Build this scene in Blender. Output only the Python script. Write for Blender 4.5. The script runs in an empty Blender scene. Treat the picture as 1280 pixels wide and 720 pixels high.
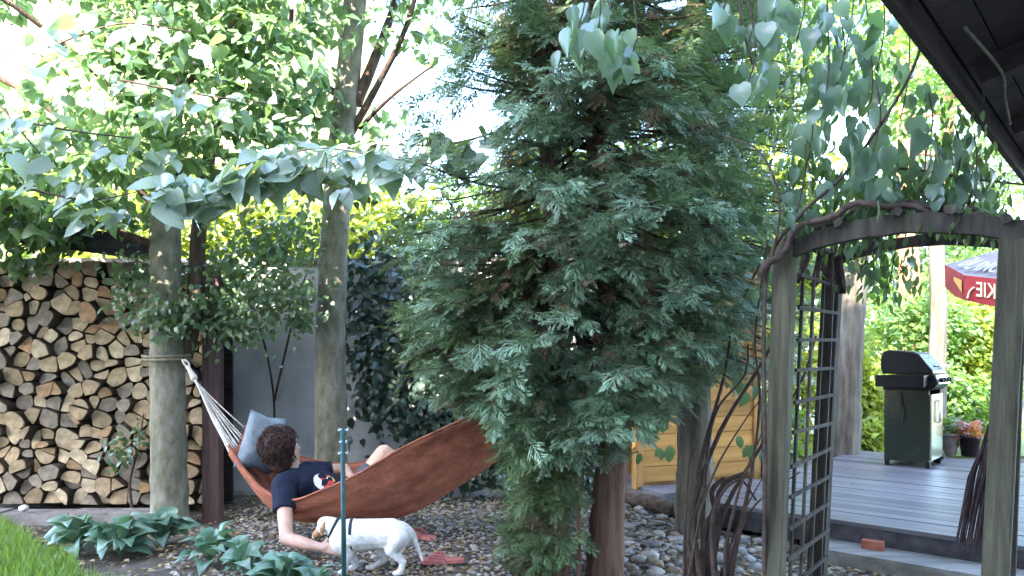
import bpy, bmesh, math, random
import numpy as np
from mathutils import Vector, Matrix, noise

SC = bpy.context.scene
COL = SC.collection
rnd = random.Random(7)
nr = np.random.default_rng(11)
R = math.radians

# ------------------------------------------------------------------ camera
F, HZ, CH = 900.0, 450.0, 1.14            # focal length in photo pixels, horizon row, camera height
cam = bpy.data.cameras.new('camera')
cam.sensor_width = 36.0
cam.lens = 36.0 * F / 1280.0
cam.shift_y = (HZ - 360.0) / 1280.0
cam.clip_start = 0.05
cam.clip_end = 3000
co = bpy.data.objects.new('camera', cam)
COL.objects.link(co)
co.location = (0, 0, CH)
co.rotation_euler = (R(90), 0, 0)
SC.camera = co

# ------------------------------------------------------------------ light
SUN_DIR = Vector((-0.42, -0.78, 0.68)).normalized()      # towards the sun
w = bpy.data.worlds.new('World')
SC.world = w
w.use_nodes = True
nt = w.node_tree
sky = nt.nodes.new('ShaderNodeTexSky')
sky.sky_type = 'NISHITA'
sky.sun_disc = False
sky.sun_elevation = math.asin(SUN_DIR.z)
sky.sun_rotation = math.atan2(SUN_DIR.x, SUN_DIR.y)
sky.air_density = 1.0
sky.dust_density = 1.0
sky.ozone_density = 1.7
nt.nodes['Background'].inputs[1].default_value = 0.15
nt.links.new(sky.outputs[0], nt.nodes['Background'].inputs[0])
sl = bpy.data.lights.new('sun', 'SUN')
sl.energy = 2.0
sl.angle = R(0.53)
sl.color = (1.0, 0.93, 0.80)
so = bpy.data.objects.new('sun', sl)
COL.objects.link(so)
so.rotation_euler = SUN_DIR.to_track_quat('Z', 'Y').to_euler()

SC.view_settings.view_transform = 'Standard'
SC.view_settings.look = 'None'
SC.view_settings.gamma = 1.0
SC.view_settings.exposure = 4.35
SC.render.engine = 'CYCLES'
SC.cycles.use_denoising = True
SC.cycles.max_bounces = 8
SC.cycles.transmission_bounces = 6
SC.cycles.transparent_max_bounces = 8
SC.cycles.sample_clamp_indirect = 8.0
try:
    SC.cycles.denoiser = 'OPENIMAGEDENOISE'
except Exception:
    pass


# ------------------------------------------------------------------ helpers
def P(px, py, Y):
    return Vector(((px - 640) / F * Y, Y, CH - (py - HZ) / F * Y))


def G(px, py, z=0.0):
    return P(px, py, F * (CH - z) / (py - HZ))


def tag(o, label=None, cat=None, group=None, kind=None):
    if label: o['label'] = label
    if cat: o['category'] = cat
    if group: o['group'] = group
    if kind: o['kind'] = kind
    return o


def empty(name, loc, label=None, cat=None, group=None):
    o = bpy.data.objects.new(name, None)
    COL.objects.link(o)
    o.location = loc
    o.empty_display_size = 0.1
    return tag(o, label, cat, group)


def wloc(o):
    v = Vector((0, 0, 0))
    while o is not None:
        v = v + o.location
        o = o.parent
    return v


def link(name, me, parent=None, mats=None, loc=None):
    o = bpy.data.objects.new(name, me)
    COL.objects.link(o)
    if mats is not None:
        for m in (mats if isinstance(mats, (list, tuple)) else [mats]):
            me.materials.append(m)
    if parent is not None:
        o.parent = parent
    if loc is not None:
        o.location = loc
    return o


def place(name, me, M, parent=None):
    """object sharing mesh data, world matrix M (parents only carry a translation)"""
    o = bpy.data.objects.new(name, me)
    COL.objects.link(o)
    if parent is not None:
        o.parent = parent
        M = Matrix.Translation(-wloc(parent)) @ M
    o.matrix_basis = M
    return o


def basis(pos, d, n, s=1.0):
    d = Vector(d).normalized()
    n = Vector(n)
    n = n - n.dot(d) * d
    if n.length < 1e-5:
        n = d.orthogonal()
    n.normalize()
    x = d.cross(n)
    M = Matrix((x, d, n)).transposed().to_4x4()
    return Matrix.Translation(pos) @ M @ Matrix.Scale(s, 4)


def rotz(a):
    return Matrix.Rotation(a, 4, 'Z')


class MB:
    def __init__(self):
        self.v, self.f, self.m = [], [], []

    def add(self, vs, fs, mi=0):
        b = len(self.v)
        self.v += [tuple(v) for v in vs]
        for f in fs:
            self.f.append(tuple(b + i for i in f))
            self.m.append(mi)

    def box(self, c, s, M=None, mi=0):
        c = Vector(c)
        vs = []
        for z in (-.5, .5):
            for x, y in ((-.5, -.5), (.5, -.5), (.5, .5), (-.5, .5)):
                q = Vector((x * s[0], y * s[1], z * s[2]))
                if M is not None: q = M.to_3x3() @ q
                vs.append(c + q)
        self.add(vs, [(3, 2, 1, 0), (4, 5, 6, 7), (0, 1, 5, 4), (1, 2, 6, 5), (2, 3, 7, 6), (3, 0, 4, 7)], mi)

    def tube(self, path, rad, n=8, mi=0, wob=0.0, seed=0):
        path = [Vector(p) for p in path]
        if not isinstance(rad, (list, tuple)): rad = [rad] * len(path)
        rr = random.Random(seed)
        ref = None
        rings = []
        for i, p in enumerate(path):
            a = path[max(i - 1, 0)]
            c = path[min(i + 1, len(path) - 1)]
            t = (c - a).normalized()
            if ref is None:
                ref = t.orthogonal().normalized()
            ref = (ref - ref.dot(t) * t).normalized()
            bi = t.cross(ref)
            rings.append([p + (ref * math.cos(2 * math.pi * k / n) + bi * math.sin(2 * math.pi * k / n)) * rad[i] * (1 + wob * rr.uniform(-1, 1)) for k in range(n)])
        vs = [q for r in rings for q in r]
        fs = []
        for i in range(len(path) - 1):
            for k in range(n):
                fs.append((i * n + k, i * n + (k + 1) % n, (i + 1) * n + (k + 1) % n, (i + 1) * n + k))
        fs.append(tuple(reversed(range(n))))
        fs.append(tuple((len(path) - 1) * n + k for k in range(n)))
        self.add(vs, fs, mi)

    def ell(self, c, r, M=None, nu=14, nv=9, mi=0):
        c = Vector(c)
        if not isinstance(r, (list, tuple, Vector)): r = (r, r, r)
        vs, fs = [], []

        def q(x, y, z):
            v = Vector((x * r[0], y * r[1], z * r[2]))
            return c + (M.to_3x3() @ v if M is not None else v)
        vs.append(q(0, 0, -1))
        for j in range(1, nv):
            t = math.pi * j / nv
            for i in range(nu):
                a = 2 * math.pi * i / nu
                vs.append(q(math.sin(t) * math.cos(a), math.sin(t) * math.sin(a), -math.cos(t)))
        vs.append(q(0, 0, 1))
        for i in range(nu):
            fs.append((0, 1 + (i + 1) % nu, 1 + i))
            for j in range(nv - 2):
                fs.append((1 + j * nu + i, 1 + j * nu + (i + 1) % nu, 1 + (j + 1) * nu + (i + 1) % nu, 1 + (j + 1) * nu + i))
            fs.append((1 + (nv - 2) * nu + i, 1 + (nv - 2) * nu + (i + 1) % nu, len(vs) - 1))
        self.add(vs, fs, mi)

    def cap(self, a, b, ra, rb, n=12):
        """tapered limb with round ends"""
        a, b = Vector(a), Vector(b)
        self.tube([a, b], [ra, rb], n)
        self.ell(a, ra, nu=n, nv=8)
        self.ell(b, rb, nu=n, nv=8)

    def mesh(self, name, off=None):
        me = bpy.data.meshes.new(name)
        vs = self.v if off is None else [(x - off[0], y - off[1], z - off[2]) for x, y, z in self.v]
        me.from_pydata(vs, [], self.f)
        if any(self.m):
            me.polygons.foreach_set('material_index', self.m)
        me.update()
        return me

    def build(self, name, mats, parent=None, smooth=False, loc=None):
        """verts are in world space; loc = where a top-level object's origin goes"""
        off = wloc(parent) if parent is not None else (Vector(loc) if loc is not None else None)
        me = self.mesh(name, off)
        if smooth:
            me.polygons.foreach_set('use_smooth', [True] * len(me.polygons))
        return link(name, me, parent, mats, loc if parent is None else None)


def evaluated(o):
    dg = bpy.context.evaluated_depsgraph_get()
    me = bpy.data.meshes.new_from_object(o.evaluated_get(dg))
    return me


def remeshed(mb, voxel, smooth_it=6, smooth_f=0.5, off=None):
    """fuse overlapping solids into one continuous skin"""
    o = bpy.data.objects.new('tmp', mb.mesh('tmp', off))
    COL.objects.link(o)
    m = o.modifiers.new('r', 'REMESH')
    m.mode = 'VOXEL'
    m.voxel_size = voxel
    s = o.modifiers.new('s', 'SMOOTH')
    s.factor = smooth_f
    s.iterations = smooth_it
    me = evaluated(o)
    bpy.data.objects.remove(o)
    me.materials.clear()
    me.polygons.foreach_set('use_smooth', [True] * len(me.polygons))
    return me


def norm_rows(a):
    return a / np.maximum(np.linalg.norm(a, axis=1, keepdims=True), 1e-9)


def scatter(name, tmpl, pos, d, n, s, mat, parent=None, smooth=False):
    """many copies of one or several little templates fused in one mesh"""
    tmpls = tmpl if isinstance(tmpl, list) else [tmpl]
    pos = np.array(pos, float); d = norm_rows(np.array(d, float)); n = np.array(n, float)
    n = norm_rows(n - (n * d).sum(1, keepdims=True) * d)
    x = np.cross(d, n)
    s = np.array(s, float)
    if s.ndim == 1: s = np.stack([s, s, s], 1)
    VV, LL, TT, base = [], [], [], 0
    for ti, (tv, tf) in enumerate(tmpls):
        sel = np.arange(len(pos)) % len(tmpls) == ti
        N = int(sel.sum())
        if not N: continue
        tv = np.array(tv, float)
        p, dd, nn, xx, ss = pos[sel], d[sel], n[sel], x[sel], s[sel]
        V = p[:, None, :] + (tv[None, :, 0:1] * ss[:, None, 0:1]) * xx[:, None, :] + (tv[None, :, 1:2] * ss[:, None, 1:2]) * dd[:, None, :] + (tv[None, :, 2:3] * ss[:, None, 2:3]) * nn[:, None, :]
        tl = np.concatenate([np.array(f) for f in tf])
        lens = np.array([len(f) for f in tf])
        LL.append((tl[None, :] + (np.arange(N) * len(tv))[:, None]).ravel() + base)
        TT.append(np.tile(lens, N))
        VV.append(V.reshape(-1, 3)); base += N * len(tv)
    V = np.concatenate(VV); loops = np.concatenate(LL); tot = np.concatenate(TT)
    if parent is not None:
        V = V - np.array(wloc(parent))[None, :]
    start = np.concatenate([[0], np.cumsum(tot)[:-1]])
    me = bpy.data.meshes.new(name)
    me.vertices.add(len(V)); me.vertices.foreach_set('co', V.ravel().astype(np.float32))
    me.loops.add(len(loops)); me.loops.foreach_set('vertex_index', loops.astype(np.int32))
    me.polygons.add(len(tot)); me.polygons.foreach_set('loop_start', start.astype(np.int32))
    me.update(calc_edges=True)
    me.validate()
    if smooth: me.polygons.foreach_set('use_smooth', [True] * len(me.polygons))
    return link(name, me, parent, mat)


# ------------------------------------------------------------------ materials
def newmat(name):
    m = bpy.data.materials.new(name)
    m.use_nodes = True
    return m, m.node_tree.nodes, m.node_tree.links, m.node_tree.nodes['Principled BSDF']


def mat_plain(name, c, rough=0.6, metal=0.0, spec=0.5):
    m, N, L, B = newmat(name)
    B.inputs['Base Color'].default_value = (*c, 1)
    B.inputs['Roughness'].default_value = rough
    B.inputs['Metallic'].default_value = metal
    B.inputs['Specular IOR Level'].default_value = spec
    return m


def mat_noise(name, c1, c2, scale=8.0, rough=0.8, bump=0.3, stretch=(1, 1, 1), objrnd=0.0, c3=None, spec=0.3, detail=8, dist=0.02, islrnd=0.0, lo=0.35, hi=0.68, objcol=False):
    """two-tone noise with relief; optional brightness change per object or per piece"""
    m, N, L, B = newmat(name)
    tc = N.new('ShaderNodeTexCoord')
    mp = N.new('ShaderNodeMapping')
    mp.inputs['Scale'].default_value = stretch
    L.new(tc.outputs['Object'], mp.inputs[0])
    vec = mp.outputs[0]
    oi = None
    if objrnd:
        oi = N.new('ShaderNodeObjectInfo')
        ad = N.new('ShaderNodeVectorMath'); ad.operation = 'ADD'
        sc_ = N.new('ShaderNodeVectorMath'); sc_.operation = 'SCALE'
        cb = N.new('ShaderNodeCombineXYZ')
        L.new(oi.outputs['Random'], cb.inputs[0]); L.new(oi.outputs['Random'], cb.inputs[1])
        L.new(cb.outputs[0], sc_.inputs[0]); sc_.inputs['Scale'].default_value = 37.0
        L.new(vec, ad.inputs[0]); L.new(sc_.outputs[0], ad.inputs[1])
        vec = ad.outputs[0]
    nz = N.new('ShaderNodeTexNoise')
    nz.inputs['Scale'].default_value = scale
    nz.inputs['Detail'].default_value = detail
    nz.inputs['Roughness'].default_value = 0.65
    L.new(vec, nz.inputs['Vector'])
    cr = N.new('ShaderNodeValToRGB')
    cr.color_ramp.elements[0].position = lo
    cr.color_ramp.elements[1].position = hi
    cr.color_ramp.elements[0].color = (*c1, 1)
    cr.color_ramp.elements[1].color = (*c2, 1)
    if c3 is not None:
        e = cr.color_ramp.elements.new((lo + hi) / 2)
        e.color = (*c3, 1)
    L.new(nz.outputs['Fac'], cr.inputs[0])
    col = cr.outputs[0]
    big = N.new('ShaderNodeTexNoise')
    big.inputs['Scale'].default_value = scale * 0.13
    big.inputs['Detail'].default_value = 3
    L.new(vec, big.inputs['Vector'])
    hs0 = N.new('ShaderNodeHueSaturation')
    mr0 = N.new('ShaderNodeMapRange')
    mr0.inputs['From Min'].default_value = 0.3; mr0.inputs['From Max'].default_value = 0.7
    mr0.inputs['To Min'].default_value = 0.72; mr0.inputs['To Max'].default_value = 1.25
    L.new(big.outputs['Fac'], mr0.inputs[0]); L.new(mr0.outputs[0], hs0.inputs['Value']); L.new(col, hs0.inputs['Color'])
    col = hs0.outputs[0]
    if objrnd or islrnd:
        hs = N.new('ShaderNodeHueSaturation')
        mr = N.new('ShaderNodeMapRange')
        a = objrnd or islrnd
        mr.inputs['To Min'].default_value = 1 - a; mr.inputs['To Max'].default_value = 1 + a
        if objrnd:
            L.new(oi.outputs['Random'], mr.inputs[0])
        else:
            ge = N.new('ShaderNodeNewGeometry')
            L.new(ge.outputs['Random Per Island'], mr.inputs[0])
        L.new(mr.outputs[0], hs.inputs['Value'])
        L.new(col, hs.inputs['Color'])
        col = hs.outputs[0]
    if objcol:
        mm = N.new('ShaderNodeMix'); mm.data_type = 'RGBA'; mm.blend_type = 'MULTIPLY'; mm.inputs['Factor'].default_value = 1
        L.new(col, mm.inputs['A']); L.new(oi.outputs['Color'], mm.inputs['B'])
        col = mm.outputs['Result']
    L.new(col, B.inputs['Base Color'])
    B.inputs['Roughness'].default_value = rough
    B.inputs['Specular IOR Level'].default_value = spec
    if bump:
        bp = N.new('ShaderNodeBump')
        bp.inputs['Strength'].default_value = bump
        bp.inputs['Distance'].default_value = dist
        L.new(nz.outputs['Fac'], bp.inputs['Height'])
        L.new(bp.outputs[0], B.inputs['Normal'])
    return m


def mat_leaf(name, c1, c2, trans=0.4, rough=0.4, tcol=None, spec=0.5, obj=False, slow=0.0):
    m, N, L, B = newmat(name)
    ge = N.new('ShaderNodeNewGeometry')
    fac = ge.outputs['Random Per Island']
    if obj:
        oi = N.new('ShaderNodeObjectInfo'); fac = oi.outputs['Random']
    cr = N.new('ShaderNodeValToRGB')
    cr.color_ramp.elements[0].color = (*c1, 1)
    cr.color_ramp.elements[1].color = (*c2, 1)
    L.new(fac, cr.inputs[0])
    tc = N.new('ShaderNodeTexCoord')
    nz = N.new('ShaderNodeTexNoise'); nz.inputs['Scale'].default_value = 22.0; nz.inputs['Detail'].default_value = 4
    L.new(tc.outputs['Object'], nz.inputs['Vector'])
    mr = N.new('ShaderNodeMapRange'); mr.inputs['From Min'].default_value = .3; mr.inputs['From Max'].default_value = .7
    mr.inputs['To Min'].default_value = 0.75; mr.inputs['To Max'].default_value = 1.2
    L.new(nz.outputs['Fac'], mr.inputs[0])
    hs = N.new('ShaderNodeHueSaturation')
    L.new(mr.outputs[0], hs.inputs['Value']); L.new(cr.outputs[0], hs.inputs['Color'])
    lc = hs.outputs[0]
    if slow:
        n2 = N.new('ShaderNodeTexNoise'); n2.inputs['Scale'].default_value = 3.4; n2.inputs['Detail'].default_value = 3
        L.new(tc.outputs['Object'], n2.inputs['Vector'])
        m2 = N.new('ShaderNodeMapRange'); m2.inputs['From Min'].default_value = .35; m2.inputs['From Max'].default_value = .65
        m2.inputs['To Min'].default_value = 1 - slow; m2.inputs['To Max'].default_value = 1 + slow
        L.new(n2.outputs['Fac'], m2.inputs[0])
        h2 = N.new('ShaderNodeHueSaturation'); L.new(m2.outputs[0], h2.inputs['Value']); L.new(lc, h2.inputs['Color'])
        h3 = N.new('ShaderNodeMapRange'); h3.inputs['From Min'].default_value = .3; h3.inputs['From Max'].default_value = .7
        h3.inputs['To Min'].default_value = .47; h3.inputs['To Max'].default_value = .53
        L.new(nz.outputs['Fac'], h3.inputs[0]); L.new(h3.outputs[0], h2.inputs['Hue'])
        lc = h2.outputs[0]
    L.new(lc, B.inputs['Base Color'])
    B.inputs['Roughness'].default_value = rough
    B.inputs['Specular IOR Level'].default_value = spec
    if trans > 0:
        tr = N.new('ShaderNodeBsdfTranslucent')
        if tcol is None:
            tcol = (min(c2[0] * 2.6, 1), min(c2[1] * 2.4, 1), c2[2] * 0.8)
        tr.inputs[0].default_value = (*tcol, 1)
        mx = N.new('ShaderNodeMixShader')
        mx.inputs[0].default_value = trans
        L.new(B.outputs[0], mx.inputs[1]); L.new(tr.outputs[0], mx.inputs[2])
        L.new(mx.outputs[0], N['Material Output'].inputs['Surface'])
    return m


def mat_endgrain(name):
    """sawn log ends: growth rings, checks, pale to grey weathering by piece"""
    m, N, L, B = newmat(name)
    tc = N.new('ShaderNodeTexCoord')
    oi = N.new('ShaderNodeObjectInfo')
    wv = N.new('ShaderNodeTexWave')
    wv.wave_type = 'RINGS'; wv.rings_direction = 'Y'
    wv.inputs['Scale'].default_value = 26; wv.inputs['Distortion'].default_value = 3.5
    wv.inputs['Detail'].default_value = 3; wv.inputs['Detail Scale'].default_value = 2.0
    L.new(tc.outputs['Object'], wv.inputs['Vector'])
    nz = N.new('ShaderNodeTexNoise'); nz.inputs['Scale'].default_value = 16; nz.inputs['Detail'].default_value = 6
    L.new(tc.outputs['Object'], nz.inputs['Vector'])
    mr = N.new('ShaderNodeMapRange'); mr.inputs['From Min'].default_value = .3; mr.inputs['From Max'].default_value = .7
    mr.inputs['To Min'].default_value = .50; mr.inputs['To Max'].default_value = 1.28
    L.new(nz.outputs['Fac'], mr.inputs[0])
    mw = N.new('ShaderNodeMapRange'); mw.inputs['To Min'].default_value = .84; mw.inputs['To Max'].default_value = 1.05
    L.new(wv.outputs['Fac'], mw.inputs[0])
    mu = N.new('ShaderNodeMath'); mu.operation = 'MULTIPLY'
    L.new(mr.outputs[0], mu.inputs[0]); L.new(mw.outputs[0], mu.inputs[1])
    hs = N.new('ShaderNodeHueSaturation')
    L.new(mu.outputs[0], hs.inputs['Value']); L.new(oi.outputs['Color'], hs.inputs['Color'])
    L.new(hs.outputs[0], B.inputs['Base Color'])
    B.inputs['Roughness'].default_value = .85
    B.inputs['Specular IOR Level'].default_value = .2
    bp = N.new('ShaderNodeBump'); bp.inputs['Strength'].default_value = .35; bp.inputs['Distance'].default_value = .01
    L.new(nz.outputs['Fac'], bp.inputs['Height']); L.new(bp.outputs[0], B.inputs['Normal'])
    return m


M_ = {}
M_['soil'] = mat_noise('soil', (.07, .053, .042), (.20, .155, .12), 14, .95, .8, dist=.03, c3=(.10, .078, .06))
M_['lawn'] = mat_noise('lawn_soil', (.03, .045, .015), (.06, .09, .02), 20, .95, .6)
M_['grass'] = mat_leaf('grass', (.07, .125, .03), (.15, .23, .065), .35, .45)
M_['end'] = mat_endgrain('log_end_grain')
M_['logbark'] = mat_noise('log_bark', (.035, .025, .018), (.13, .095, .065), 18, .9, .7, stretch=(1, .3, 1), objrnd=.3)
M_['bark_pale'] = mat_noise('pale_smooth_bark', (.085, .082, .050), (.29, .265, .22), 15, .88, .8, stretch=(1, 1, .5), c3=(.185, .17, .125), dist=.02, lo=.30, hi=.72)
M_['bark_brown'] = mat_noise('brown_bark', (.045, .028, .02), (.13, .085, .062), 14, .9, .9, stretch=(1.4, 1.4, .22), dist=.02)
M_['bark_red'] = mat_noise('red_fibrous_bark', (.095, .050, .036), (.25, .14, .10), 20, .9, .9, stretch=(1.6, 1.6, .12), dist=.02)
M_['bark_grey'] = mat_noise('grey_bark', (.07, .058, .042), (.19, .165, .13), 13, .9, .9, stretch=(1.5, 1.5, .2), dist=.02)
M_['bark_pine'] = mat_noise('orange_pine_bark', (.22, .09, .04), (.42, .21, .12), 7, .9, .8, stretch=(1.2, 1.2, .4))
M_['twig'] = mat_noise('dark_twig', (.035, .022, .018), (.10, .065, .05), 25, .85, .4)
M_['twig_pale'] = mat_noise('pale_twig', (.12, .10, .07), (.26, .22, .16), 25, .85, .4)
M_['leaf_tree'] = mat_leaf('tree_leaf', (.055, .105, .055), (.15, .23, .115), .36, .27, tcol=(.27, .44, .12), spec=.8, slow=.25)
M_['leaf_big'] = mat_leaf('pale_broad_leaf', (.13, .18, .14), (.30, .37, .33), .26, .22, tcol=(.30, .44, .10), spec=.8, obj=True)
M_['leaf_big_i'] = mat_leaf('pale_broad_leaf_mass', (.09, .15, .085), (.18, .26, .16), .34, .28, tcol=(.34, .50, .10), spec=.8)
M_['leaf_vine'] = mat_leaf('vine_leaf', (.05, .095, .062), (.15, .215, .165), .3, .28, tcol=(.24, .38, .08), spec=.7, obj=True)
M_['leaf_ivy'] = mat_leaf('ivy_leaf', (.022, .05, .024), (.09, .15, .06), .25, .35, spec=.6)
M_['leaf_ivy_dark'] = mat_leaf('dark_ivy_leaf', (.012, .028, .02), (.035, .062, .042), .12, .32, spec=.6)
M_['leaf_hosta'] = mat_leaf('hosta_leaf', (.07, .15, .095), (.21, .29, .21), .2, .36, tcol=(.15, .3, .1), obj=True)
M_['thuja'] = mat_leaf('thuja_spray', (.085, .15, .082), (.25, .335, .215), .18, .5, tcol=(.20, .30, .07), spec=.4, slow=.35)
M_['thuja_olive'] = mat_leaf('thuja_olive_spray', (.07, .115, .05), (.165, .225, .10), .2, .5, tcol=(.22, .30, .07), spec=.4, slow=.3)
M_['thuja_dry'] = mat_leaf('thuja_dry_spray', (.10, .055, .032), (.19, .115, .065), .1, .7)
M_['bg_leaf'] = mat_leaf('background_leaf', (.08, .13, .02), (.22, .27, .04), .45, .45, tcol=(.50, .56, .06))
M_['bg_leaf2'] = mat_leaf('background_leaf_green', (.045, .095, .035), (.12, .20, .06), .4, .42)
M_['needle'] = mat_leaf('pine_needle', (.03, .055, .03), (.07, .105, .055), .15, .5)
M_['concrete'] = mat_noise('rendered_wall', (.38, .365, .375), (.56, .545, .54), 3.5, .92, .35, c3=(.46, .445, .45), dist=.01)
M_['kerb'] = mat_noise('kerb_concrete', (.17, .14, .13), (.31, .26, .24), 9, .92, .5)
M_['roofdark'] = mat_noise('dark_roof_board', (.014, .012, .013), (.045, .040, .040), 10, .8, .4, stretch=(.3, 2, 2))
M_['eave'] = mat_noise('dark_stained_timber', (.026, .018, .015), (.065, .047, .040), 12, .8, .4, stretch=(.4, .4, 2), objrnd=.25)
M_['post_brown'] = mat_noise('brown_post', (.07, .04, .038), (.15, .09, .08), 12, .85, .4, stretch=(2, 2, .2))
M_['arbor'] = mat_noise('weathered_arbor_timber', (.044, .038, .023), (.115, .101, .066), 16, .9, .6, stretch=(2, 2, .15), c3=(.078, .068, .043), objrnd=.12)
M_['arbor_dark'] = mat_noise('dark_arbor_timber', (.024, .019, .015), (.075, .061, .046), 14, .9, .6, stretch=(1.5, 1.5, .3), objrnd=.2)
M_['deck'] = mat_noise('weathered_deck', (.078, .070, .078), (.18, .162, .174), 8, .46, .5, stretch=(.18, 3, 3), objrnd=.28, spec=.4, dist=.006)
M_['fascia'] = mat_noise('deck_edge', (.035, .03, .035), (.09, .08, .085), 8, .8, .4, stretch=(.3, 2, 2))
M_['step'] = mat_noise('pale_step', (.17, .155, .135), (.33, .305, .27), 6, .85, .4, stretch=(.3, 2, 2))
M_['yellow'] = mat_noise('yellow_stained_plank', (.29, .125, .020), (.44, .225, .055), 6, .6, .25, stretch=(.18, 2, 3), objrnd=.12, dist=.005)
M_['yellow_post'] = mat_noise('yellow_stained_post', (.28, .12, .025), (.42, .21, .055), 6, .6, .25, stretch=(2, 2, .2))
M_['hammock'] = mat_noise('terracotta_cloth', (.22, .066, .040), (.38, .135, .082), 70, .95, .5, stretch=(.10, 3, 2), dist=.004, lo=.3, hi=.7)
M_['cord'] = mat_noise('cream_cord', (.50, .42, .38), (.75, .67, .62), 60, .9, .4)
M_['pillow'] = mat_noise('blue_grey_cotton', (.15, .175, .205), (.24, .27, .31), 25, .9, .25, dist=.006)
M_['skin'] = mat_noise('skin', (.50, .29, .21), (.62, .38, .28), 18, .5, .06, dist=.003)
M_['hair'] = mat_noise('dark_curly_hair', (.016, .007, .006), (.085, .035, .026), 60, .55, .5, dist=.006)
M_['dog'] = mat_noise('white_dog_coat', (.58, .53, .50), (.84, .81, .78), 55, .9, .7, dist=.006)
M_['strap'] = mat_plain('black_webbing', (.012, .012, .016), .7)
M_['tan'] = mat_noise('tan_fur', (.30, .14, .065), (.46, .25, .13), 40, .8, .3, dist=.003)
M_['stake'] = mat_noise('green_steel', (.012, .05, .042), (.03, .085, .085), 30, .45, .1)
M_['wire'] = mat_plain('bright_wire', (.62, .66, .66), .35, .8)
M_['sandal'] = mat_noise('coral_rubber', (.42, .12, .11), (.56, .20, .18), 20, .6, .2)
M_['bbq'] = mat_noise('black_enamel', (.004, .004, .005), (.008, .008, .010), 8, .42, .05, spec=.16)
M_['bbq_panel'] = mat_noise('dark_cabinet_steel_green_reflection', (.004, .010, .006), (.008, .016, .009), 5, .25, .03, spec=.35)  # green reflection on the dark side panels is put into the base colour
M_['bbq_front'] = mat_plain('polished_door_yellow_green_reflection', (.55, .56, .40), .16, .9)  # metal colour carries the yellow-green reflection on the doors
M_['steel'] = mat_plain('brushed_steel', (.55, .56, .58), .3, .9)
M_['rubber'] = mat_plain('black_rubber', (.012, .012, .012), .7)
M_['pot_grey'] = mat_noise('grey_clay_pot', (.16, .13, .115), (.29, .245, .22), 12, .9, .3)
M_['pot_dark'] = mat_noise('dark_plastic_pot', (.018, .013, .016), (.04, .03, .034), 12, .5, .1)
M_['rust_leaf'] = mat_leaf('reddish_potted_leaf', (.20, .06, .05), (.42, .17, .12), .25, .5)
M_['par_grey'] = mat_noise('faded_canopy_cloth', (.135, .112, .118), (.185, .155, .16), 5, .9, .15)
M_['par_red'] = mat_noise('red_valance_cloth', (.24, .022, .022), (.34, .042, .038), 6, .85, .15)
M_['par_text'] = mat_plain('faded_lettering', (.26, .25, .255), .9)
M_['par_cream'] = mat_plain('cream_lettering', (.82, .66, .40), .9)
M_['par_gold'] = mat_plain('gold_print', (.62, .30, .07), .9)
M_['besom'] = mat_noise('birch_twigs', (.055, .035, .04), (.15, .10, .105), 30, .9, .3)
M_['stone'] = mat_noise('river_stone', (.24, .21, .185), (.46, .41, .36), 9, .8, .25, objrnd=.05, objcol=True)
M_['gravel'] = mat_noise('gravel', (.19, .163, .14), (.44, .38, .33), 30, .85, .2, islrnd=.5)
M_['litter'] = mat_leaf('fallen_leaf', (.12, .065, .03), (.48, .33, .17), .15, .8)
M_['white_stone'] = mat_noise('white_stone', (.55, .53, .50), (.75, .73, .70), 9, .8, .3)
M_['brick'] = mat_noise('red_brick', (.30, .085, .055), (.46, .16, .10), 18, .9, .4)
M_['plaster_y'] = mat_noise('yellow_plaster', (.62, .47, .16), (.74, .58, .24), 2, .9, .1)
M_['plaster_w'] = mat_noise('white_plaster', (.68, .67, .66), (.80, .79, .78), 2, .9, .1)
M_['tile'] = mat_noise('roof_tile', (.17, .075, .06), (.31, .15, .12), 5, .85, .3, objrnd=.2)
M_['rot'] = mat_noise('rotten_log', (.05, .036, .028), (.16, .11, .085), 12, .95, .9, stretch=(.4, 2, 2))
M_['glass'] = mat_plain('dark_glass', (.03, .035, .04), .08)
M_['white_paint'] = mat_plain('white_paint', (.75, .74, .72), .5)


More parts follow.
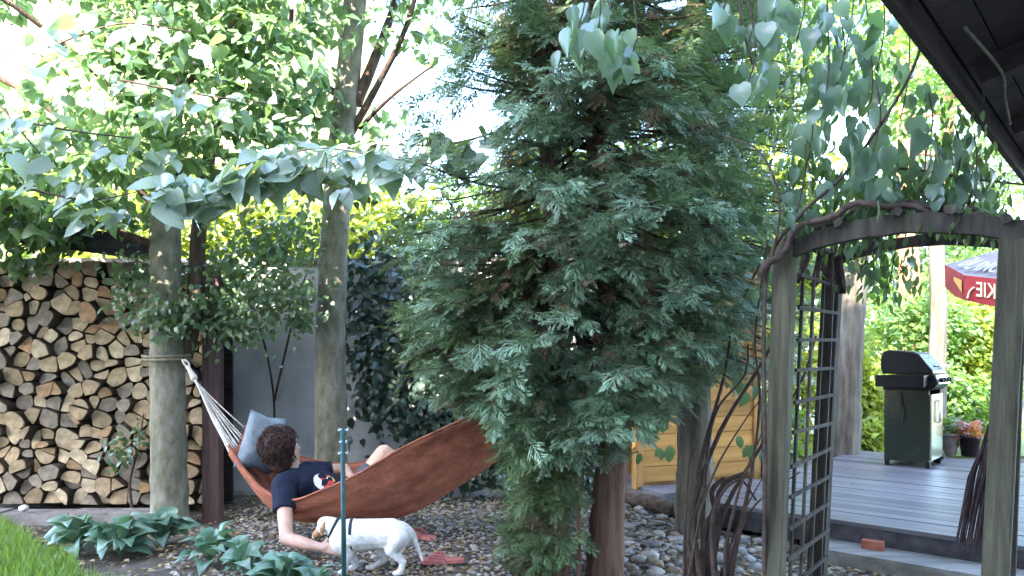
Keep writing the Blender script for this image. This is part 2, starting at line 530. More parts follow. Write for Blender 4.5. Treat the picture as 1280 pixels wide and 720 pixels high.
def mat_shirt():
    m, N, L, B = newmat('navy_tshirt_with_print')
    tc = N.new('ShaderNodeTexCoord')
    vo = N.new('ShaderNodeTexVoronoi'); vo.inputs['Scale'].default_value = 26
    L.new(tc.outputs['Object'], vo.inputs['Vector'])
    se = N.new('ShaderNodeSeparateColor'); L.new(vo.outputs['Color'], se.inputs[0])
    cr = N.new('ShaderNodeValToRGB'); cr.color_ramp.interpolation = 'CONSTANT'
    cr.color_ramp.elements[0].color = (.01, .012, .02, 1)
    for p, c in ((.25, (.68, .66, .64)), (.55, (.50, .05, .05)), (.7, (.72, .45, .06)), (.82, (.012, .012, .02)), (.9, (.6, .6, .6))):
        e = cr.color_ramp.elements.new(p); e.color = (*c, 1)
    cr.color_ramp.elements[-1].color = (.66, .64, .62, 1)
    L.new(se.outputs[0], cr.inputs[0])
    di = N.new('ShaderNodeVectorMath'); di.operation = 'DISTANCE'
    di.inputs[1].default_value = PRINT_AT
    L.new(tc.outputs['Object'], di.inputs[0])
    lt = N.new('ShaderNodeMath'); lt.operation = 'LESS_THAN'; lt.inputs[1].default_value = .085
    L.new(di.outputs['Value'], lt.inputs[0])
    nz = N.new('ShaderNodeTexNoise'); nz.inputs['Scale'].default_value = 30
    L.new(tc.outputs['Object'], nz.inputs['Vector'])
    c2 = N.new('ShaderNodeValToRGB')
    c2.color_ramp.elements[0].color = (.007, .009, .02, 1); c2.color_ramp.elements[1].color = (.017, .022, .045, 1)
    L.new(nz.outputs['Fac'], c2.inputs[0])
    mx = N.new('ShaderNodeMix'); mx.data_type = 'RGBA'
    L.new(lt.outputs[0], mx.inputs['Factor']); L.new(c2.outputs[0], mx.inputs['A']); L.new(cr.outputs[0], mx.inputs['B'])
    L.new(mx.outputs['Result'], B.inputs['Base Color'])
    B.inputs['Roughness'].default_value = .9
    B.inputs['Specular IOR Level'].default_value = .2
    n2 = N.new('ShaderNodeTexNoise'); n2.inputs['Scale'].default_value = 12
    L.new(tc.outputs['Object'], n2.inputs['Vector'])
    bp = N.new('ShaderNodeBump'); bp.inputs['Strength'].default_value = .5; bp.inputs['Distance'].default_value = .02
    L.new(n2.outputs['Fac'], bp.inputs['Height']); L.new(bp.outputs[0], B.inputs['Normal'])
    return m


# ------------------------------------------------------------------ leaf templates (stem at origin, tip along +Y, face +Z)
def leaf_heart(width=.92, fold=.16, droop=.22, lobes=True, seed=None):
    half = [(.20, -.07), (.36, .02), (.45, .18), (.47, .36), (.40, .56), (.27, .76), (.11, .93)] if lobes else [(.11, .03), (.23, .14), (.32, .32), (.36, .50), (.31, .68), (.20, .85), (.08, .97)]
    r = random.Random(seed if seed is not None else 1)
    j = .0 if seed is None else 1.0
    bend, twist = j * r.uniform(-.14, .14), j * r.uniform(-.35, .35)
    ripple = j * r.uniform(.02, .06)

    def pt(x, y, k=0):
        z = abs(x) * fold - droop * y * y + x * twist * y + ripple * math.sin(5 * y + 3 * k) * abs(x) * 2
        return (x + bend * y * y, y, z)
    cy = [0.0, .18, .38, .58, .78, 1.06]
    v = [pt(0, y) for y in cy]
    Rr = [pt(x * width * (1 + j * r.uniform(-.10, .10)), y + j * r.uniform(-.025, .025), 1) for x, y in half]
    Lr = [pt(-x * width * (1 + j * r.uniform(-.10, .10)), y + j * r.uniform(-.025, .025), 2) for x, y in half]
    v += Rr + Lr
    a, b = 6, 13
    f = [(0, a, a + 1), (0, a + 1, a + 2, 1), (1, a + 2, a + 3, 2), (2, a + 3, a + 4, 3), (3, a + 4, a + 5, 4), (4, a + 5, a + 6, 5),
         (0, b + 1, b), (0, 1, b + 2, b + 1), (1, 2, b + 3, b + 2), (2, 3, b + 4, b + 3), (3, 4, b + 5, b + 4), (4, 5, b + 6, b + 5)]
    return v, f


def leaf_simple(width=.6):
    return [(0, 0, 0), (width / 2, .45, .08), (0, 1, -.1), (-width / 2, .45, .08)], [(0, 1, 2), (0, 2, 3)]


HEART = [leaf_heart(rnd.uniform(.72, 1.0), rnd.uniform(.05, .4), rnd.uniform(.0, .5), seed=k) for k in range(7)]
OVAL = [leaf_heart(.95, .2, .3, lobes=False, seed=k) for k in range(3)]
SIMPLE = leaf_simple()


def leaf_mesh(name, tmpl, mat):
    me = bpy.data.meshes.new(name)
    me.from_pydata([tuple(p) for p in tmpl[0]], [], tmpl[1])
    me.polygons.foreach_set('use_smooth', [True] * len(me.polygons))
    me.materials.append(mat)
    return me


def spray_tmpl(k=7):
    """flat fern-like conifer spray, length 1"""
    v, f = [], []
    rr = random.Random(5)

    def dia(a, b, wd, z0=0, z1=0):
        a, b = Vector((*a, z0)), Vector((*b, z1))
        d = (b - a); p = Vector((-d.y, d.x, 0)).normalized() * wd
        m = a + d * .55
        i = len(v)
        v.extend([tuple(a), tuple(m + p), tuple(b), tuple(m - p)])
        f.append((i, i + 3, i + 2, i + 1))
    dia((0, 0), (.03, 1.0), .022, 0, -.14)
    for i in range(k):
        t = .10 + .80 * i / k
        for s in (-1, 1):
            ln = .62 * (1 - t * .70) * rr.uniform(.75, 1.15)
            tt = t + (.055 if s > 0 else 0)
            an = rr.uniform(.55, .95)
            ex, ey = s * ln * math.sin(an), tt + ln * math.cos(an)
            zt = -.12 * ey ** 2 - .12 * ln + rr.uniform(-.05, .05)
            z0 = -.14 * tt * tt
            dia((0, tt), (ex, ey), .024, z0, zt)
            for q in ((.50,) if i % 2 else (.36, .64)):
                l2 = ln * .42
                bx, by = ex * q, tt + (ey - tt) * q
                dia((bx, by), (bx + s * l2 * .25, by + l2 * .9), .020, z0 + (zt - z0) * q, zt)
    return v, f


SPRAY = spray_tmpl()


def rock_mesh(name, seed, mat, flat=.6):
    bm = bmesh.new()
    bmesh.ops.create_icosphere(bm, subdivisions=1, radius=1)
    r = random.Random(seed)
    o = Vector((r.uniform(0, 50), r.uniform(0, 50), 0))
    for v in bm.verts:
        v.co *= 1 + .35 * noise.noise(v.co * 1.1 + o)
        v.co.z *= flat
    me = bpy.data.meshes.new(name)
    bm.to_mesh(me); bm.free()
    me.polygons.foreach_set('use_smooth', [True] * len(me.polygons))
    me.materials.append(mat)
    return me


ROCKT = ([(0, 0, .6), (.9, 0, .1), (.28, .85, .12), (-.73, .53, .08), (-.75, -.5, .14), (.3, -.86, .1), (.5, .3, -.4), (-.5, .1, -.4), (.1, -.5, -.4)],
         [(0, 1, 2), (0, 2, 3), (0, 3, 4), (0, 4, 5), (0, 5, 1), (1, 6, 2), (2, 6, 7), (2, 7, 3), (3, 7, 4), (4, 7, 8), (4, 8, 5), (5, 8, 1), (1, 8, 6), (6, 8, 7)])


# ================================================================== THE SETTING
def gz(x, y):
    """ground height: a gentle dip towards the stone bed beside the deck"""
    h = .025 * noise.noise(Vector((x * .8, y * .8, 0))) + .012 * noise.noise(Vector((x * 3, y * 3, 4)))
    d = max(0.0, min(1.0, (x - .2) / 1.3))
    e = max(0.0, min(1.0, (9.0 - y) / 3.0))
    return h - .09 * d * e


def build_ground():
    xs = list(np.concatenate([np.linspace(-1500, -12, 8), np.linspace(-8, 9, 120), np.linspace(14, 1500, 8)]))
    ys = list(np.concatenate([np.linspace(-1500, -4, 6), np.linspace(-1, 12, 110), np.linspace(16, 40, 6), np.linspace(120, 2500, 5)]))
    v = [(x, y, gz(x, y) if -9 < x < 10 and -2 < y < 14 else 0) for y in ys for x in xs]
    n = len(xs)
    f = [(j * n + i, j * n + i + 1, (j + 1) * n + i + 1, (j + 1) * n + i) for j in range(len(ys) - 1) for i in range(n - 1)]
    me = bpy.data.meshes.new('ground')
    me.from_pydata(v, [], f)
    me.polygons.foreach_set('use_smooth', [True] * len(f))
    o = link('ground', me, None, M_['soil'])
    tag(o, 'brown garden soil running from the woodpile to the deck', 'ground', kind='structure')


build_ground()


def lawn_in(x, y):
    # the grass corner in front of the woodpile (edge follows a straight line)
    return (x + 2.24) * .67 + (y - 3.8) * .74 < .10 * noise.noise(Vector((x * 2, y * 2, 0))) and y > 1.5 and x > -6 and x < -1.9


def build_lawn():
    vs, fs = [], []
    xs = np.linspace(-6, -1.9, 50); ys = np.linspace(1.5, 5.2, 46)
    idx = {}
    for j, y in enumerate(ys):
        for i, x in enumerate(xs):
            if lawn_in(x, y):
                idx[i, j] = len(vs); vs.append((x, y, gz(x, y) + .012))
    for j in range(len(ys) - 1):
        for i in range(len(xs) - 1):
            q = [(i, j), (i + 1, j), (i + 1, j + 1), (i, j + 1)]
            if all(k in idx for k in q): fs.append(tuple(idx[k] for k in q))
    me = bpy.data.meshes.new('lawn'); me.from_pydata(vs, [], fs)
    tag(link('lawn', me, None, M_['lawn']), 'turf of the lawn corner in front of the woodpile', 'lawn', kind='structure')
    pos, d, n, s = [], [], [], []
    while len(pos) < 9000:
        x, y = rnd.uniform(-4.6, -1.9), rnd.uniform(2.2, 5.2)
        if lawn_in(x, y) and x / y > -.80:
            pos.append((x, y, gz(x, y) + .01))
            a = rnd.uniform(0, 6.28); t = rnd.uniform(0, .7)
            d.append((math.cos(a) * t, math.sin(a) * t, 1)); n.append((math.cos(a + 1.5), math.sin(a + 1.5), .2))
            s.append((.006, rnd.uniform(.04, .11), .05))
    bl = ([(-.5, 0, 0), (.5, 0, 0), (.35, .6, .15), (-.35, .6, .15), (0, 1, .5)], [(0, 1, 2, 3), (3, 2, 4)])
    tag(scatter('grass', bl, pos, d, n, s, M_['grass']), 'short bright green grass in the corner before the woodpile', 'grass', kind='stuff')


build_lawn()


def build_litter():
    # gravel under and behind the hammock
    pos, d, n, s = [], [], [], []
    while len(pos) < 11000:
        y = rnd.uniform(2.9, 7.2); x = rnd.uniform(-2.0, 2.2)
        if x / y < -.42 and rnd.random() < .7: continue
        if x - .9 > (5.4 - y) * .9 + .9: continue
        pos.append((x, y, gz(x, y) + .004))
        a = rnd.uniform(0, 6.28)
        d.append((math.cos(a), math.sin(a), rnd.uniform(-.2, .2))); n.append((rnd.uniform(-.3, .3), rnd.uniform(-.3, .3), 1))
        b = rnd.uniform(.009, .020) * (1 if rnd.random() < .9 else 1.5)
        s.append((b, b * rnd.uniform(.9, 1.5), b * rnd.uniform(.6, 1)))
    tag(scatter('gravel', ROCKT, pos, d, n, s, M_['gravel'], smooth=True), 'small grey gravel strewn on the soil behind the white dog', 'gravel', kind='stuff')
    pos, d, n, s = [], [], [], []
    while len(pos) < 5200:
        y = rnd.uniform(2.6, 6.4); x = rnd.uniform(-3.2, 2.2)
        if lawn_in(x, y): continue
        z = gz(x, y)
        pos.append((x, y, z + .012 + rnd.uniform(0, .012)))
        a = rnd.uniform(0, 6.28)
        d.append((math.cos(a), math.sin(a), rnd.uniform(-.2, .35))); n.append((rnd.uniform(-.5, .5), rnd.uniform(-.5, .5), 1))
        s.append(rnd.uniform(.018, .05))
    tag(scatter('leaf_litter', SIMPLE, pos, d, n, s, M_['litter']), 'dry fallen leaves and wood chips scattered over the soil', 'fallen leaves', kind='stuff')


build_litter()


def build_stones():
    kinds = [rock_mesh('river_stone', i, M_['stone'], f) for i, f in enumerate((.55, .62, .5, .7, .58))]
    placed = []
    tries = 0
    while len(placed) < 298 and tries < 20000:
        tries += 1
        px = rnd.uniform(770, 985); py = rnd.uniform(628, 735)
        y = F * (CH + .08) / (py - HZ)
        x = (px - 640) / F * y
        r = rnd.choice((.018, .022, .026, .03, .036, .045, .055)) * rnd.uniform(.85, 1.15)
        if px > 880 and py > 690 and rnd.random() < .6: continue
        if any((x - a) ** 2 + (y - b) ** 2 < (.78 * (r + c)) ** 2 for a, b, c in placed): continue
        if (x - 1.27) ** 2 + (y - 5.0) ** 2 < .2 ** 2: continue
        placed.append((x, y, r))
        M = Matrix.Translation((x, y, gz(x, y) + r * .32)) @ rotz(rnd.uniform(0, 6.3)) @ Matrix.Rotation(rnd.uniform(-.2, .2), 4, 'X') @ Matrix.Diagonal((r * rnd.uniform(1, 1.45), r, r * rnd.uniform(.8, 1.1), 1))
        o = place('river_stone', kinds[len(placed) % 5], M)
        sh = rnd.choices(('dark grey', 'mid grey', 'pale', 'brownish'), weights=(3, 5, 3, 2))[0]
        v = rnd.uniform(.85, 1.15); o.color = (*[c * v for c in {'dark grey': (.5, .5, .55), 'mid grey': (.95, .95, .97), 'pale': (1.2, 1.16, 1.08), 'brownish': (.95, .76, .6)}[sh]], 1)
        sz = 'large' if r > .045 else ('small' if r < .026 else 'fist-sized')
        wh = 'below the yellow shed' if y > 4.75 else ('beside the red-brown thuja trunk' if x < .80 else 'at the foot of the bare shrub')
        tag(o, f'{sz} {sh} river stone {wh}', 'stone', 'river stones bedded between the shed and the arbor')


build_stones()

# ================================================================== WOODSHED, LOGS, WALL
WY = 5.30


def clip(poly, a, b, c):
    """keep a*x + b*z <= c"""
    out = []
    for i in range(len(poly)):
        p, q = poly[i], poly[(i + 1) % len(poly)]
        dp, dq = a * p[0] + b * p[1] - c, a * q[0] + b * q[1] - c
        if dp <= 0: out.append(p)
        if dp * dq < 0:
            t = dp / (dp - dq)
            out.append((p[0] + (q[0] - p[0]) * t, p[1] + (q[1] - p[1]) * t))
    return out


def shrink(poly, e):
    res = list(poly)
    for i in range(len(poly)):
        p, q = poly[i], poly[(i + 1) % len(poly)]
        dx, dz = q[0] - p[0], q[1] - p[1]
        l = math.hypot(dx, dz)
        if l < 1e-6: continue
        a, b = dz / l, -dx / l           # outward normal of a ccw polygon
        res = clip(res, a, b, a * p[0] + b * p[1] - e)
        if len(res) < 3: return []
    return res


def chaikin(poly, k=.25):
    out = []
    for i in range(len(poly)):
        p, q = poly[i], poly[(i + 1) % len(poly)]
        out.append((p[0] + (q[0] - p[0]) * k, p[1] + (q[1] - p[1]) * k))
        out.append((p[0] + (q[0] - p[0]) * (1 - k), p[1] + (q[1] - p[1]) * (1 - k)))
    return out


def area(poly):
    return .5 * sum(poly[i][0] * poly[(i + 1) % len(poly)][1] - poly[(i + 1) % len(poly)][0] * poly[i][1] for i in range(len(poly)))


def dedupe(poly, e=.006):
    out = []
    for p in poly:
        if not out or math.hypot(p[0] - out[-1][0], p[1] - out[-1][1]) > e: out.append(p)
    while len(out) > 2 and math.hypot(out[0][0] - out[-1][0], out[0][1] - out[-1][1]) < e: out.pop()
    return out


SHADES = {'grey': (.20, .158, .122), 'tan': (.33, .235, .145), 'pale cream': (.43, .325, .215), 'orange-brown': (.29, .175, .098)}


def build_logs():
    x0, x1, z0, z1 = -3.98, -2.27, .075, 1.90
    sites = []
    row = 0
    z = z0 + .05
    while z < z1:
        x = x0 + (.07 if row % 2 else 0)
        while x < x1 + .05:
            sites.append((x + rnd.uniform(-.04, .04), z + rnd.uniform(-.04, .04), rnd.choice((0, 0, .001, .002, .004))))
            x += rnd.uniform(.090, .138)
        z += rnd.uniform(.088, .110); row += 1
    n = 0
    for i, (sx, sz, sw) in enumerate(sites):
        top = z1 - .07 * abs(noise.noise(Vector((sx * 2.3, 0, 3)))) - .05 * (sx - x0) / 1.9
        poly = [(x0 - .05, z0), (x1, z0), (x1, top), (x0 - .05, top)]
        for j, (tx, tz, tw) in enumerate(sites):
            if i == j or (tx - sx) ** 2 + (tz - sz) ** 2 > .40 ** 2: continue
            a, b = tx - sx, tz - sz
            poly = clip(poly, a, b, (tx * tx + tz * tz - sx * sx - sz * sz + sw - tw) / 2)
            if len(poly) < 3: break
        if len(poly) < 3: continue
        if area(poly) < 0: poly.reverse()
        poly = dedupe(shrink(dedupe(poly, .012), .003), .012)
        if len(poly) < 3: continue
        u = rnd.random()
        cx = sum(p[0] for p in poly) / len(poly); cz = sum(p[1] for p in poly) / len(poly)
        if u < .22:
            pieces = [(chaikin(chaikin(poly, .28), .26), 'round')]
        elif u < .34 and area(poly) > .016:
            q = chaikin(chaikin(poly, .28), .26)
            t = rnd.uniform(-.5, .5); a, b = math.sin(t), math.cos(t); c = a * cx + b * cz + rnd.uniform(-.02, .02)
            pieces = [(clip(q, a, b, c), 'half'), (clip(q, -a, -b, -c), 'half')]
        else:
            # split piece: bark rounds one side, the others are flat
            t = rnd.choice((1.57, 1.57, -1.57, 0, 3.14)) + rnd.uniform(-.7, .7); bx, bz = math.cos(t), math.sin(t)
            q = poly
            for it in range(2):
                out = []
                for m_ in range(len(q)):
                    p, pr, nx = q[m_], q[m_ - 1], q[(m_ + 1) % len(q)]
                    if (p[0] - cx) * bx + (p[1] - cz) * bz > .008:
                        out += [(p[0] + (pr[0] - p[0]) * .28, p[1] + (pr[1] - p[1]) * .28), (p[0] + (nx[0] - p[0]) * .28, p[1] + (nx[1] - p[1]) * .28)]
                    else: out.append(p)
                q = out
            pieces = [(q, 'wedge' if len(poly) <= 5 else 'half')]
        for q, kind in pieces:
            if len(q) < 3: continue
            q = dedupe(shrink(dedupe(q, .004), .0015), .007)
            if len(q) < 3 or area(q) < .0018: continue
            mx = sum(p[0] for p in q) / len(q); mz = sum(p[1] for p in q) / len(q)
            # ring centre sits off to one side on split pieces
            ox, oz = (mx, mz) if kind == 'round' else (cx, cz)
            yf = WY + rnd.uniform(-.05, .05)
            if rnd.random() < .07: yf -= rnd.uniform(.02, .06)
            N = len(q); ln = .34
            tilt = rnd.uniform(-.14, .14); tilt2 = rnd.uniform(-.14, .14)
            vs = []
            for p in q: vs.append((ox + (p[0] - ox), yf + .004 + (p[0] - mx) * tilt + (p[1] - mz) * tilt2, p[1]))
            for p in q: vs.append((mx + (p[0] - mx) * .955, yf - .004 + rnd.uniform(-.003, .003) + (p[0] - mx) * tilt + (p[1] - mz) * tilt2, mz + (p[1] - mz) * .955))
            for p in q: vs.append((p[0], yf + ln, p[1]))
            mb = MB()
            fr = tuple(N + k for k in range(N))
            mb.add(vs, [fr] + [(k, (k + 1) % N, N + (k + 1) % N, N + k) for k in range(N)], 0)
            b = len(mb.f)
            for k in range(N):
                mb.f.append((k, 2 * N + k, 2 * N + (k + 1) % N, (k + 1) % N)); mb.m.append(1)
            o = mb.build('firewood_log', [M_['end'], M_['logbark']], None, loc=(ox, yf, oz))
            sh = rnd.choices(list(SHADES), weights=(4, 5, 3, 1.5))[0]
            v = rnd.uniform(.86, 1.14)
            o.color = (*[c * v for c in SHADES[sh]], 1)
            lvl = 'just above the kerb' if mz < .45 else ('right under the shed roof' if mz > 1.6 else ('low in the woodpile' if mz < .85 else ('high in the woodpile' if mz > 1.25 else 'halfway up the woodpile')))
            near = ' beside the pale trunk' if -2.62 < mx < -2.2 else ''
            lab = {'round': 'whole rounded', 'half': 'half-split', 'wedge': 'wedge-split'}[kind]
            tag(o, f"{sh} {lab} firewood log {lvl}{near}", 'log', 'firewood logs in the stacked woodpile')
            n += 1
    return n


NLOGS = build_logs()


def build_woodshed():
    r = empty('woodshed', (-3.3, 5.5, 0), 'open woodshed with a sloping dark roof over the stacked logs', 'woodshed')
    mb = MB(); mb.box((-3.4, WY + .37, .95), (2.4, .03, 1.9)); mb.build('back_wall', M_['roofdark'], r)
    a, b = P(-160, 268, 5.02), P(158, 311, 5.02)
    ang = math.atan2(b.z - a.z, b.x - a.x)
    M = Matrix.Rotation(-ang, 4, 'Y')
    c = (a + b) / 2
    ln = (b - a).length + .1
    mb = MB(); mb.box(c + Vector((0, .34, .085)), (ln + .1, .80, .02), M); ro = mb.build('roof', M_['roofdark'], r)
    mb = MB(); mb.box(c + Vector((0, -.035, .0)), (ln + .1, .03, .125), M); mb.build('fascia_board', M_['roofdark'], ro)
    for k in range(4):
        mb = MB(); mb.box(c + Vector((-.75 + k * .5, .34, .035 - (-.75 + k * .5) * math.tan(-ang))), (.05, .66, .07), M); mb.build('rafter', M_['roofdark'], ro)
    mb = MB(); mb.box((-2.13, 5.13, .86), (.115, .1, 1.76)); mb.build('post', M_['post_brown'], r)
    mb = MB(); mb.box((-4.45, 5.25, .97), (.1, .1, 1.94)); mb.build('post', M_['post_brown'], r)


build_woodshed()


def build_wall():
    mb = MB(); mb.box((-1.72, 6.12, .96), (4.9, .16, 1.96))
    o = mb.build('garden_wall', M_['concrete'], loc=(-1.1, 6.12, 0))
    tag(o, 'plain grey rendered garden wall behind the hammock', 'wall')
    mb = MB(); mb.box((-1.72, 6.12, 1.965), (5.0, .22, .05)); mb.build('coping', M_['kerb'], o)
    # low kerb under the logs
    x = -4.6
    k = empty('low_kerb', (-3.4, 5.0, 0), 'low pinkish concrete kerb along the foot of the woodpile', 'kerb')
    while x < -2.5:
        l = rnd.uniform(.42, .62)
        mb = MB(); mb.box((x + l / 2, 5.05, .02 + rnd.uniform(-.008, .008)), (l - .012, .16, .13)); mb.build('kerb_block', M_['kerb'], k)
        x += l
    o = link('white_stone', rock_mesh('white_stone', 91, M_['white_stone'], .8), loc=P(30, 637, 4.98))
    o.scale = (.04, .035, .036); o.location.z = .115
    tag(o, 'small white stone lying on the kerb below the logs', 'stone')


build_wall()


# ================================================================== BROADLEAF TREES OF THE HAMMOCK
def curve(pts, n=10):
    """Catmull-Rom through points"""
    pts = [Vector(p) for p in pts]
    out = []
    for i in range(len(pts) - 1):
        p0, p1, p2, p3 = pts[max(i - 1, 0)], pts[i], pts[i + 1], pts[min(i + 2, len(pts) - 1)]
        for k in range(n):
            t = k / n
            out.append(.5 * ((2 * p1) + (p2 - p0) * t + (2 * p0 - 5 * p1 + 4 * p2 - p3) * t * t + (3 * p1 - p0 - 3 * p2 + p3) * t ** 3))
    out.append(pts[-1])
    return out


def taper(n, a, b):
    return [a + (b - a) * i / (n - 1) for i in range(n)]


def trunk_part(mb, pts, r0, r1, n=14, seed=0, step=8, flare=0.0):
    pa = curve(pts, step)
    rad = taper(len(pa), r0, r1)
    if flare:
        for i in range(len(rad)):
            rad[i] *= 1 + flare * math.exp(-i * .9)
    mb.tube(pa, rad, n, wob=.055, seed=seed)
    return pa


def blob_leaves(blobs, dens, size, outward, flat=.75, face=(0, -.5, .8)):
    """leaves through the volume of several clumps: pos, tip direction, face normal, size"""
    pos, d, n, s = [], [], [], []
    for (c, r) in blobs:
        c = Vector(c)
        k = int(dens * r * r)
        for _ in range(k):
            while True:
                q = Vector((rnd.uniform(-1, 1), rnd.uniform(-1, 1), rnd.uniform(-1, 1)))
                if q.length < 1: break
            q = q.normalized() * (q.length ** .6)
            # layered: leaves gather on a few tilted shelves
            p = c + Vector((q.x * r, q.y * r, q.z * r * flat))
            lay = .17
            p.z = p.z * .35 + .65 * (round((p.z + .25 * p.x) / lay) * lay - .25 * p.x) + rnd.uniform(-.03, .03)
            pos.append(p)
            a = rnd.uniform(0, 6.28)
            o = Vector((q.x, q.y, 0)) * outward + Vector((math.cos(a), math.sin(a), 0)) * .7
            d.append((o.x, o.y, rnd.uniform(-.9, -.1)))
            n.append((face[0] + rnd.uniform(-.5, .5), face[1] + rnd.uniform(-.5, .5), face[2] + rnd.uniform(-.2, .4)))
            s.append(size * rnd.uniform(.55, 1.3))
    return pos, d, n, s


BIGLEAF = [leaf_mesh('leaf', t, M_['leaf_big']) for t in HEART]


def hang_leaves(path, count, size, parent, meshes, name='leaf', face=(0, -.55, .75), spread=.10, tipz=(-.75, -.15), sidex=1.0):
    """individually built leaves along a twig"""
    for k in range(count):
        t = rnd.random()
        p = path[min(int(t * (len(path) - 1)), len(path) - 1)]
        p = p + Vector((rnd.uniform(-spread, spread), rnd.uniform(-spread, spread), rnd.uniform(-spread, spread * .5) * .8))
        d = (rnd.uniform(-sidex, sidex * .7), rnd.uniform(-1.0, .1), rnd.uniform(*tipz))
        n = (face[0] + rnd.uniform(-.6, .6), face[1] + rnd.uniform(-.4, .5), face[2] + rnd.uniform(-.4, .4))
        M = basis(p, d, n, size * rnd.uniform(.45, 1.15)) @ Matrix.Diagonal((rnd.uniform(.85, 1.1), 1, rnd.uniform(.4, 1.5), 1))
        place(name, meshes[k % len(meshes)], M, parent)


def tree_one():
    base = Vector((-2.36, 4.95, 0))
    r = empty('broadleaf_tree', base, 'pale-barked broadleaf tree in front of the woodpile with the hammock cord tied to it', 'tree')
    mb = MB()
    trunk_part(mb, [(-2.355, 4.95, -.1), (-2.36, 4.95, .5), (-2.375, 4.95, 1.3), (-2.39, 4.96, 2.2), (-2.36, 5.0, 3.2), (-2.3, 5.0, 4.4)], .128, .075, 16, 3, flare=.18)
    t = mb.build('trunk', M_['bark_pale'], r, True)
    mb = MB()
    trunk_part(mb, [(-2.30, 5.03, 1.16), (-2.235, 5.06, 1.5), (-2.215, 5.1, 2.1), (-2.12, 5.1, 2.7), (-1.95, 5.15, 3.4)], .07, .035, 10, 4)
    mb.build('limb', M_['bark_brown'], r, True)
    mb = MB()
    for pts in ([(-2.38, 4.96, 2.1), (-2.7, 4.8, 2.5), (-3.2, 4.6, 2.9), (-3.7, 4.5, 3.1)], [(-2.37, 4.98, 2.5), (-2.6, 4.7, 2.9), (-2.9, 4.3, 3.2), (-3.1, 4.1, 3.3)],
                [(-2.36, 5.0, 2.9), (-2.0, 4.7, 3.1), (-1.7, 4.5, 3.3)], [(-2.36, 4.97, 2.3), (-2.1, 4.6, 2.4), (-1.9, 4.4, 2.35)],
                [(-2.38, 4.96, 1.9), (-2.8, 4.7, 2.05), (-3.3, 4.5, 2.1), (-3.7, 4.4, 2.0)]):
        trunk_part(mb, pts, .03, .008, 7, 5, 5)
    bo = mb.build('bough', M_['bark_brown'], r, True)
    B = [(P(50, 190, 4.5), .42), (P(130, 130, 4.5), .46), (P(240, 105, 4.6), .52), (P(330, 80, 4.7), .40), (P(210, 30, 4.6), .50), (P(150, 60, 4.5), .26), (P(300, 175, 4.6), .34),
         (P(190, 185, 4.4), .36), (P(90, 235, 4.4), .32), (P(20, 255, 4.5), .34), (P(-60, 200, 4.6), .45),
         (P(330, 10, 4.8), .40), (P(260, -60, 4.7), .55), (P(130, -70, 4.6), .55), (P(-90, 100, 4.6), .4), (P(-180, 120, 4.8), .7), (P(-200, -60, 5), .8),
         ((-4.0, 4.3, 2.3), .6), ((-4.35, 4.0, 2.6), .7), ((-3.6, 4.45, 2.15), .4), ((-4.6, 4.4, 2.2), .6), ((-3.75, 4.1, 2.75), .45), ((-3.2, 5.2, 4.6), .9), ((-2.2, 5.2, 4.9), .9), ((-4.2, 5.0, 4.2), .9), ((-1.5, 4.8, 4.5), .6)]  # first clumps here, out of view at left, added to shade the woodpile
    pos, d, n, s = blob_leaves(B, 1900, .082, .6)
    tag(scatter('crown', HEART, pos, d, n, s, M_['leaf_tree'], r), kind='stuff')
    # the leaves that show largest, one by one
    for pts, k in (([P(20, 150, 3.9), P(100, 165, 3.9), P(190, 175, 4.0)], 34), ([P(60, 60, 3.7), P(150, 30, 3.7), P(240, 40, 3.9)], 34),
                   ([P(150, 100, 4.0), P(260, 120, 4.1), P(350, 130, 4.3)], 34), ([P(30, 235, 3.8), P(110, 250, 3.9), P(170, 240, 4.1)], 26), ([P(-10, 120, 3.9), P(60, 205, 3.9)], 20)):
        pa = curve(pts, 12)
        hang_leaves(pa, k, .125, bo, BIGLEAF, face=(0, -.4, .6), spread=.16, sidex=1.0)
        mb2 = MB(); mb2.tube(pa, taper(len(pa), .007, .003), 5); mb2.build('twig', M_['twig'], bo, True)


